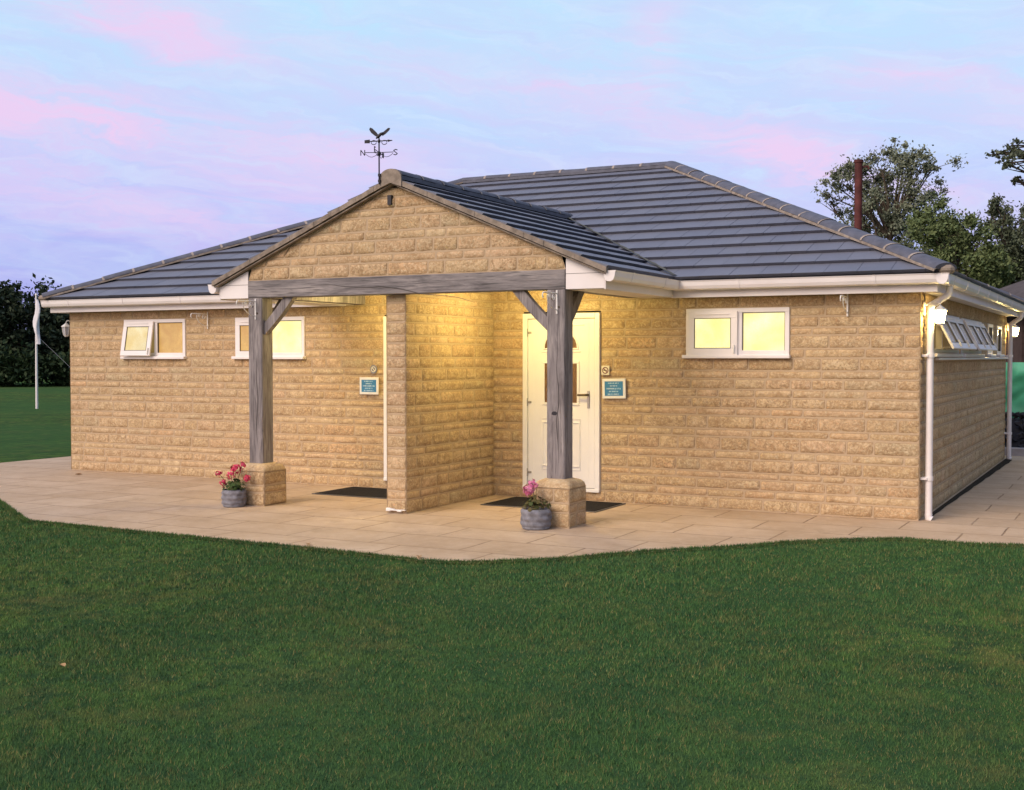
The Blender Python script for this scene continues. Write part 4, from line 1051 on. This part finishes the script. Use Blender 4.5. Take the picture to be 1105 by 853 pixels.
# ------------------------------------------------------------------ right background: shed, post, green sheeting, stone heap, kerb
nb = at(1150, 34); t = thing('brown_outbuilding', 'dark brown outbuilding with grey-brown tiled roof behind the right wall', 'building', nb, math.atan2(.4647, .8855) + R(6))
BRN = m_simple('dark_brown_boards', (.060, .040, .036), .8, .2, .3, 5, bump=.3); BROOF = m_simple('old_brown_tiles', (.085, .070, .068), .9, .15, .35, 5, bump=.8)
m = MB()
for k in range(18): m.box(-1.2, 6.5, 0, .03, k * .155, k * .155 + .150, .006, Matrix.Translation((0, 0, 0)))
m.box(-1.2, -1.17, .03, 6, 0, 2.79); m.box(6.47, 6.5, .03, 6, 0, 2.79); m.box(-1.17, 6.47, 5.97, 6, 0, 2.79); m.build('wall', BRN, t)
m = MB()
for k in range(12):
    s0, s1 = k / 12, (k + 1) / 12; ya_, yb_ = -.35 + 3.35 * s0, -.35 + 3.35 * s1; za_, zb_ = 2.72 + 1.55 * s0, 2.72 + 1.55 * s1
    for i in range(24):
        x_ = -1.5 + i * .345 - (.17 if k % 2 else 0); h0, h1 = -1.5 + 3.35 * s0, -1.5 + 3.35 * s1
        if x_ + .335 < h1 + .05: continue
        m.prism([(max(x_, h0), ya_, za_ + .03), (x_ + .335, ya_, za_ + .03), (x_ + .335, yb_ + .03, zb_ + .014), (max(x_, h1), yb_ + .03, zb_ + .014)], (0, 0, -.02))
m.prism([(1.85, 3, 4.27), (6.8, 3, 4.27), (6.8, 6.35, 2.72), (-1.5, 6.35, 2.72)], (0, 0, -.03)); m.prism([(-1.5, -.35, 2.74), (1.85, 3, 4.29), (-1.5, 6.35, 2.74)], (0, 0, -.03)); m.build('roof', BROOF, t)
pb = at(924.5, 34); t = thing('rust_red_post', 'tall rust-red steel post rising behind the right roof slope', 'post', pb)
RUST = m_simple('rust_red_steel', (.105, .030, .028), .75, .25, .4, 5)
zt = 1.65 + (385 - 184) * 34 / 1300.9 + .03
m = MB(); m.tube([(0, 0, 0), (0, 0, zt)], .105, 12); m.build('shaft', RUST, t)
m = MB(); m.tube([(0, 0, zt - .03), (0, 0, zt + .05)], .125, 12); m.tube([(.1, .05, zt - .15), (.22, .11, zt - .12), (.25, .12, zt - .2)], .03, 6); m.build('cap_bracket', RUST, t)

sheet('gravel_yard', [(W + .3, 9.004), (20, 9.004), (20, 22), (8, 22), (8, 9.7), (W + .3, 9.7)], -.006, m_simple('yard_gravel', (.13, .12, .115), 1, .05, .4, 20, bump=1))
yk = 9.05
m = MB()
for k in range(8): m.box(W - .9 + k * .92, W - .9 + k * .92 + .91, yk, yk + .14, -.02, .13, .012)
tag(m.build('concrete_kerb', m_simple('pale_concrete', (.36, .34, .35), .9, .15, .2, 6, bump=.5)), 'pale concrete kerb at the end of the paving beside the right wall', 'kerb')
# heap of dark stones
cs = []; HP = MB(); q = random.Random(9)
for k in range(900):
    x = W - .9 + q.random() * 6.5; v = q.random(); y = yk + .22 + v * 1.5; hmax = .64 * min(1, v * 2.6 + .05); z = hmax * (1 if q.random() < .75 else q.random())
    s = q.uniform(.05, .11); Rm = Matrix.Rotation(q.random() * 6, 3, Vector((q.random(), q.random(), q.random() + .1)).normalized())
    pts = [Rm @ Vector(p) * s * q.uniform(.8, 1.2) + Vector((x, y, z)) for p in ((1, 0, 0), (-1, 0, 0), (0, .8, 0), (0, -.8, 0), (0, 0, .7), (0, 0, -.7))]
    HP.add(pts, [(0, 2, 4), (2, 1, 4), (1, 3, 4), (3, 0, 4), (2, 0, 5), (1, 2, 5), (3, 1, 5), (0, 3, 5)])
HP.prism([(W - .9, yk + .2, -.02), (W - .9, yk + 1.8, -.02), (W - .9, yk + 1.8, .6), (W - .9, yk + .85, .56)], (6.5, 0, 0))
tag(HP.build('stone_heap', m_simple('dark_stone', (.040, .040, .048), .9, .2, .5, 4)), 'heap of dark broken stone below the green sheeting', 'stone heap', kind='stuff')
# green sheeting on a post and rail frame
t = thing('green_sheeting_screen', 'bright green sheeting stretched over posts behind the dark stone heap', 'screen', (W - 1.0, yk + 1.35, 0))
m = MB(); nu, nv = 90, 16; vs = []
for j in range(nv + 1):
    for i in range(nu + 1):
        u = i / nu * 6.6; v = j / nv
        y = .15 * noise.noise(Vector((u * 1.6 + v * 1.4, v * 2.2, 3))) + .07 * noise.noise(Vector((u * 5 - v * 6, v * 3, 8))); vs.append((u, -.05 + y - .05 * (1 - v), .52 + v * 1.03 + .03 * noise.noise(Vector((u * 2, v * 2, 1)))))
m.add(vs, [(j * (nu + 1) + i, j * (nu + 1) + i + 1, (j + 1) * (nu + 1) + i + 1, (j + 1) * (nu + 1) + i) for j in range(nv) for i in range(nu)], True)
m.build('sheeting', m_simple('green_plastic_sheet', (.055, .33, .20), .5, .35, .25, 4), t)
for k in range(4):
    m = MB(); m.box(.05 + k * 2.15, .13 + k * 2.15, .06, .14, 0, 1.56, .005); m.build('screen_post', BARK, t)
m = MB(); m.box(.0, 6.6, .03, .06, 1.50, 1.56, .005); m.build('rail', BARK, t)

# ------------------------------------------------------------------ mown grass: real blades on the near lawn
def point_in(poly, x, y):
    ins = np.zeros(len(x), bool); n = len(poly)
    for i in range(n):
        (xa, ya), (xb, yb) = poly[i], poly[(i + 1) % n]
        c = ((ya > y) != (yb > y)); t_ = (xb - xa) * (y - ya) / ((yb - ya) if yb != ya else 1e-9) + xa
        ins ^= c & (x < t_)
    return ins
def edge_blades():
    out = []
    for (xa, ya), (xb, yb) in zip(PAVING_EDGE[1:-1], PAVING_EDGE[2:-1]):
        L = math.hypot(xb - xa, yb - ya); n = int(L * 2600)
        t_ = nrng.random(n); nx2, ny2 = (yb - ya) / L, -(xb - xa) / L
        wv = .016 * np.sin(t_ * L * 9) + .012 * np.sin(t_ * L * 23 + 1)
        o = nrng.normal(.008, .016, n) - .45 * np.abs(wv)
        b = np.stack([xa + (xb - xa) * t_ + nx2 * o, ya + (yb - ya) * t_ + ny2 * o, np.where(o < 0, 0.0, -.014)], 1)
        h = nrng.uniform(.010, .034, n); an = nrng.uniform(0, 6.28, n); la = nrng.uniform(0, 6.28, n); ln = nrng.uniform(0, 1.1, n) * h; wd = .008 * nrng.uniform(.6, 1.2, n)
        a = np.stack([np.cos(an) * wd / 2, np.sin(an) * wd / 2, np.zeros(n)], 1)
        out.append(np.stack([b - a, b + a, b + np.stack([np.cos(la) * ln, np.sin(la) * ln, h], 1)], 1).reshape(-1, 3))
    return np.concatenate(out)
def grass():
    P = []
    f = np.array([-.4647, .8855]); r = np.array([.8855, .4647])
    for d0, d1, dens, ww, hh in ((3.6, 6.0, 11000, .0034, .018), (6.0, 8.5, 6000, .005, .019), (8.5, 12.5, 3200, .007, .021), (12.5, 19, 1100, .011, .026)):
        lat = 1.05 if d1 < 13 else .75; area = (d1 * d1 - d0 * d0) * lat; n = int(area * dens)
        dd = np.sqrt(nrng.uniform(d0 * d0, d1 * d1, n)); ll = nrng.uniform(-lat, lat, n) * dd
        x = CAM.x + f[0] * dd + r[0] * ll; y = CAM.y + f[1] * dd + r[1] * ll
        keep = ~point_in(PAVING_EDGE, x, y) & (y < 9) & ((np.abs(ll / dd) < .58) | (nrng.random(n) < .45))
        x, y = x[keep], y[keep]; n = len(x)
        pat = np.sin(x * 2.1 + 1.3 * np.sin(y * 1.7)) * np.sin(y * 2.6 + np.sin(x * 1.9)); hgt = hh * nrng.uniform(.55, 1.35, n) * (1 + .28 * pat)
        wd = ww * nrng.uniform(.7, 1.3, n); an = nrng.uniform(0, 2 * np.pi, n); lean = nrng.uniform(0, .9, n) * hgt; la = nrng.uniform(0, 2 * np.pi, n)
        a = np.stack([np.cos(an) * wd / 2, np.sin(an) * wd / 2, np.zeros(n)], 1); b = np.stack([x, y, np.full(n, -.015)], 1)
        tip = b + np.stack([np.cos(la) * lean, np.sin(la) * lean, hgt], 1)
        P.append(np.stack([b - a, b + a, tip], 1).reshape(-1, 3))
    v = np.concatenate(P); n = len(v) // 3
    v = np.concatenate([v, edge_blades()]); n = len(v) // 3
    return fast_mesh('grass', v, np.arange(3 * n).reshape(n, 3), BLADE)
tag(grass(), 'short mown grass covering the lawn in front of the paving', 'grass', kind='stuff')

# ------------------------------------------------------------------ sky and light
EXPO = 0.35
K = 2 ** -EXPO
w = bpy.data.worlds.new('World'); scene.world = w; w.use_nodes = True
nt = w.node_tree; nt.nodes.clear()
def N_(ty, **kw):
    nd = nt.nodes.new(ty)
    for k, v in kw.items(): setattr(nd, k, v)
    return nd
def mth(op, a, b=None, c=None, clamp=False):
    x = N_('ShaderNodeMath', operation=op); x.use_clamp = clamp
    for s, v in zip(x.inputs, (a, b, c)):
        if v is None: continue
        if isinstance(v, (int, float)): s.default_value = v
        else: nt.links.new(v, s)
    return x.outputs[0]
def dotv(vec, d):
    x = N_('ShaderNodeVectorMath', operation='DOT_PRODUCT'); nt.links.new(vec, x.inputs[0]); x.inputs[1].default_value = d; return x.outputs['Value']
def mixc(f, a, b, mode='MIX'):
    x = N_('ShaderNodeMix', data_type='RGBA', blend_type=mode)
    for s, v in ((x.inputs[0], f), (x.inputs[6], a), (x.inputs[7], b)):
        if isinstance(v, (int, float)): s.default_value = v
        elif isinstance(v, tuple): s.default_value = (*v, 1)
        else: nt.links.new(v, s)
    return x.outputs[2]
def lin(r, g, b):
    f = lambda c: (c / 255 / 12.92) if c / 255 < .04045 else ((c / 255 + .055) / 1.055) ** 2.4
    return (f(r), f(g), f(b))
tc = N_('ShaderNodeTexCoord'); dr = tc.outputs['Generated']
rt = dotv(dr, (.8855, .4647, 0)); fw = dotv(dr, (-.4647, .8855, 0)); zz = dotv(dr, (0, 0, 1))
az = mth('MULTIPLY', mth('ARCTAN2', rt, fw), 57.2958); el = mth('MULTIPLY', mth('ARCSINE', zz), 57.2958)
# feathery warping of the cloud coordinates
cmb = N_('ShaderNodeCombineXYZ'); nt.links.new(mth('MULTIPLY', az, .055), cmb.inputs[0]); nt.links.new(mth('MULTIPLY', el, .17), cmb.inputs[1])
def wn(scale, detail=5, rough=.55, dist=0, off=(0, 0, 0), shear=0):
    mp = N_('ShaderNodeMapping'); mp.inputs['Location'].default_value = off; mp.inputs['Rotation'].default_value = (0, 0, shear); nt.links.new(cmb.outputs[0], mp.inputs[0])
    x = N_('ShaderNodeTexNoise'); x.inputs['Scale'].default_value = scale; x.inputs['Detail'].default_value = detail; x.inputs['Roughness'].default_value = rough; x.inputs['Distortion'].default_value = dist
    nt.links.new(mp.outputs[0], x.inputs['Vector']); return x.outputs[0]
def wramp(f, stops):
    r = N_('ShaderNodeValToRGB')
    while len(r.color_ramp.elements) < len(stops): r.color_ramp.elements.new(.5)
    for e, (p, c) in zip(r.color_ramp.elements, stops): e.position = p; e.color = (c, c, c, 1) if isinstance(c, (int, float)) else (*c, 1)
    nt.links.new(f, r.inputs[0]); return r.outputs[0]
w1 = mth('MULTIPLY', mth('SUBTRACT', wn(2.2, 5, .6, .4), .5), 5.0); w2 = mth('MULTIPLY', mth('SUBTRACT', wn(2.6, 5, .6, .4, (3, 5, 1)), .5), 3.8)
azw, elw = mth('ADD', az, w1), mth('ADD', el, w2)
def streak(px, py, lx, ly, slope, amp):
    """soft elongated cloud at a bearing/elevation; slope in degrees of elevation per degree of bearing"""
    a0 = math.degrees(math.atan((px - 552.5) / 1300.9)); e0 = math.degrees(math.atan((385 - py) / 1300.9)); L1, L2 = lx / 22.7, ly / 22.7
    da = mth('SUBTRACT', azw, a0); de = mth('SUBTRACT', mth('SUBTRACT', elw, e0), mth('MULTIPLY', da, -slope))
    q = mth('ADD', mth('POWER', mth('ABSOLUTE', mth('DIVIDE', da, L1)), 2), mth('POWER', mth('ABSOLUTE', mth('DIVIDE', de, L2)), 2))
    return mth('MULTIPLY', mth('POWER', 2.718, mth('MULTIPLY', q, -1)), amp)
S_ = None
for a in ((140, 40, 120, 26, .24, 1.15), (230, 152, 190, 24, .12, .8), (30, 150, 110, 26, .05, .6), (80, 205, 170, 26, .03, .5), (345, 200, 90, 22, .05, .5),
          (705, 55, 30, 40, -.8, .45), (650, 105, 110, 24, .22, .5), (840, 172, 130, 24, .30, 1.05), (985, 105, 120, 15, .16, .5), (430, 75, 90, 24, .2, .3), (260, 240, 170, 26, 0, .4), (990, 225, 110, 24, .1, .4),
          (-200, 120, 220, 40, .1, .6), (1400, 150, 260, 40, .1, .6), (-420, 60, 200, 40, .1, .6)):
    s = streak(*a); S_ = s if S_ is None else mth('ADD', S_, s)
tx_ = N_('ShaderNodeCombineXYZ'); nt.links.new(mth('MULTIPLY', mth('ADD', azw, 0), .035), tx_.inputs[0]); nt.links.new(mth('MULTIPLY', mth('ADD', elw, mth('MULTIPLY', az, .13)), .32), tx_.inputs[1])
txn = N_('ShaderNodeTexNoise'); txn.inputs['Scale'].default_value = 2.6; txn.inputs['Detail'].default_value = 6; txn.inputs['Roughness'].default_value = .6; nt.links.new(tx_.outputs[0], txn.inputs['Vector'])
tex = wramp(txn.outputs[0], [(.36, 0), (.64, 1)])
txm = N_('ShaderNodeTexNoise'); txm.inputs['Scale'].default_value = 5.5; txm.inputs['Detail'].default_value = 7; txm.inputs['Roughness'].default_value = .62
mpx = N_('ShaderNodeMapping'); mpx.inputs['Location'].default_value = (4, 2, 0); nt.links.new(tx_.outputs[0], mpx.inputs[0]); nt.links.new(mpx.outputs[0], txm.inputs['Vector'])
wisp = wramp(txm.outputs[0], [(.46, 0), (.68, 1)])
pink = mth('MULTIPLY', mth('ADD', S_, mth('MULTIPLY', mth('SUBTRACT', wn(1.6, 4, .5, .5, (7, 3, 2), .15), .5), .6)), mth('ADD', mth('MULTIPLY', tex, 1.15), .25), clamp=True)
elf = mth('DIVIDE', mth('ADD', el, 10), 100, clamp=True)      # -10..90 degrees
P_ = lambda d: (d + 10) / 100
base = wramp(elf, [(0, lin(120, 120, 165)), (P_(0), lin(142, 150, 228)), (P_(3.5), lin(157, 165, 240)), (P_(7), lin(184, 192, 249)), (P_(12), lin(190, 218, 252)), (P_(17), lin(188, 230, 252)), (P_(40), lin(150, 190, 240)), (1, lin(110, 150, 215))])
right_f = mth('DIVIDE', mth('ADD', az, 25), 50, clamp=True)
base = mixc(mth('MULTIPLY', right_f, .35), base, mixc(.5, base, lin(200, 224, 252)))
base = mixc(mth('MULTIPLY', mth('SUBTRACT', wn(3.5, 5, .6, .8, (2, 9, 4), .12), .38), 1.5, clamp=True), base, lin(192, 218, 251))
pf = mth('MULTIPLY', pink, .80)
base = mixc(mth('MULTIPLY', tex, .40), base, lin(207, 200, 247))
base = mixc(mth('MULTIPLY', wisp, mth('MULTIPLY', mth('DIVIDE', el, 8, clamp=True), .38)), base, lin(214, 232, 252))
sky = mixc(mth('MULTIPLY', pf, mth('SUBTRACT', 1, mth('MULTIPLY', wisp, .35))), base, lin(241, 204, 240))
# western afterglow behind the camera
back = mth('MULTIPLY', fw, -1); back = mth('ADD', back, mth('MULTIPLY', rt, -.45))
glow = mth('MULTIPLY', mth('POWER', mth('MAXIMUM', mth('ADD', mth('MULTIPLY', back, .7), .3), 0), 2), mth('POWER', 2.718, mth('MULTIPLY', mth('ABSOLUTE', el), -.045)))
gl = N_('ShaderNodeMix', data_type='RGBA', blend_type='ADD'); gl.inputs[0].default_value = 1
gc = N_('ShaderNodeVectorMath', operation='SCALE'); gc.inputs[0].default_value = (1.15, .72, .50); nt.links.new(glow, gc.inputs['Scale'])
nt.links.new(sky, gl.inputs[6]); nt.links.new(gc.outputs[0], gl.inputs[7]); sky = gl.outputs[2]
east = N_('ShaderNodeMapRange', interpolation_type='SMOOTHSTEP'); nt.links.new(az, east.inputs['Value']); east.inputs['From Min'].default_value = 32; east.inputs['From Max'].default_value = 85; east.inputs['To Min'].default_value = 1; east.inputs['To Max'].default_value = .08
ef = mth('SUBTRACT', 1, mth('MULTIPLY', mth('SUBTRACT', 1, east.outputs[0]), mth('SUBTRACT', 1, mth('DIVIDE', mth('MAXIMUM', el, 0), 50, clamp=True), clamp=True)))
sky = mixc(1.0, sky, mixc(ef, (0, 0, 0), (1, 1, 1)), 'MULTIPLY')
SUN_DIR = Vector((-.40, -1.0, .80)).normalized()
ns = N_('ShaderNodeTexSky', sky_type='NISHITA'); ns.sun_disc = False; ns.sun_elevation = R(3); ns.sun_rotation = math.atan2(SUN_DIR.x, SUN_DIR.y)
b1 = N_('ShaderNodeBackground'); b1.inputs['Strength'].default_value = .015; nt.links.new(ns.outputs[0], b1.inputs[0])
b2 = N_('ShaderNodeBackground'); b2.inputs['Strength'].default_value = K * 1.0; nt.links.new(sky, b2.inputs[0])
ad = N_('ShaderNodeAddShader'); nt.links.new(b1.outputs[0], ad.inputs[0]); nt.links.new(b2.outputs[0], ad.inputs[1])
wo = N_('ShaderNodeOutputWorld'); nt.links.new(ad.outputs[0], wo.inputs[0])

sl_ = bpy.data.lights.new('afterglow_sun', 'SUN'); sl_.energy = 2.5; sl_.angle = R(40); sl_.color = (1, .80, .62)
so = bpy.data.objects.new('afterglow_sun', sl_); col.objects.link(so); so.rotation_euler = SUN_DIR.to_track_quat('Z', 'Y').to_euler(); so.location = (0, -30, 20)

# ------------------------------------------------------------------ camera
cd = bpy.data.cameras.new('camera'); cd.lens = 1300.9 / 1105 * 36; cd.sensor_width = 36; cd.sensor_fit = 'HORIZONTAL'; cd.clip_start = .05; cd.clip_end = 3000
co = bpy.data.objects.new('camera', cd); col.objects.link(co); co.location = CAM
fwdv = Vector((-.46442725, .88504028, -.03179673)); co.rotation_euler = fwdv.to_track_quat('-Z', 'Y').to_euler()
scene.camera = co
scene.view_settings.view_transform = 'Standard'; scene.view_settings.look = 'None'; scene.view_settings.exposure = EXPO; scene.view_settings.gamma = 1; scene.view_settings.use_curve_mapping = False
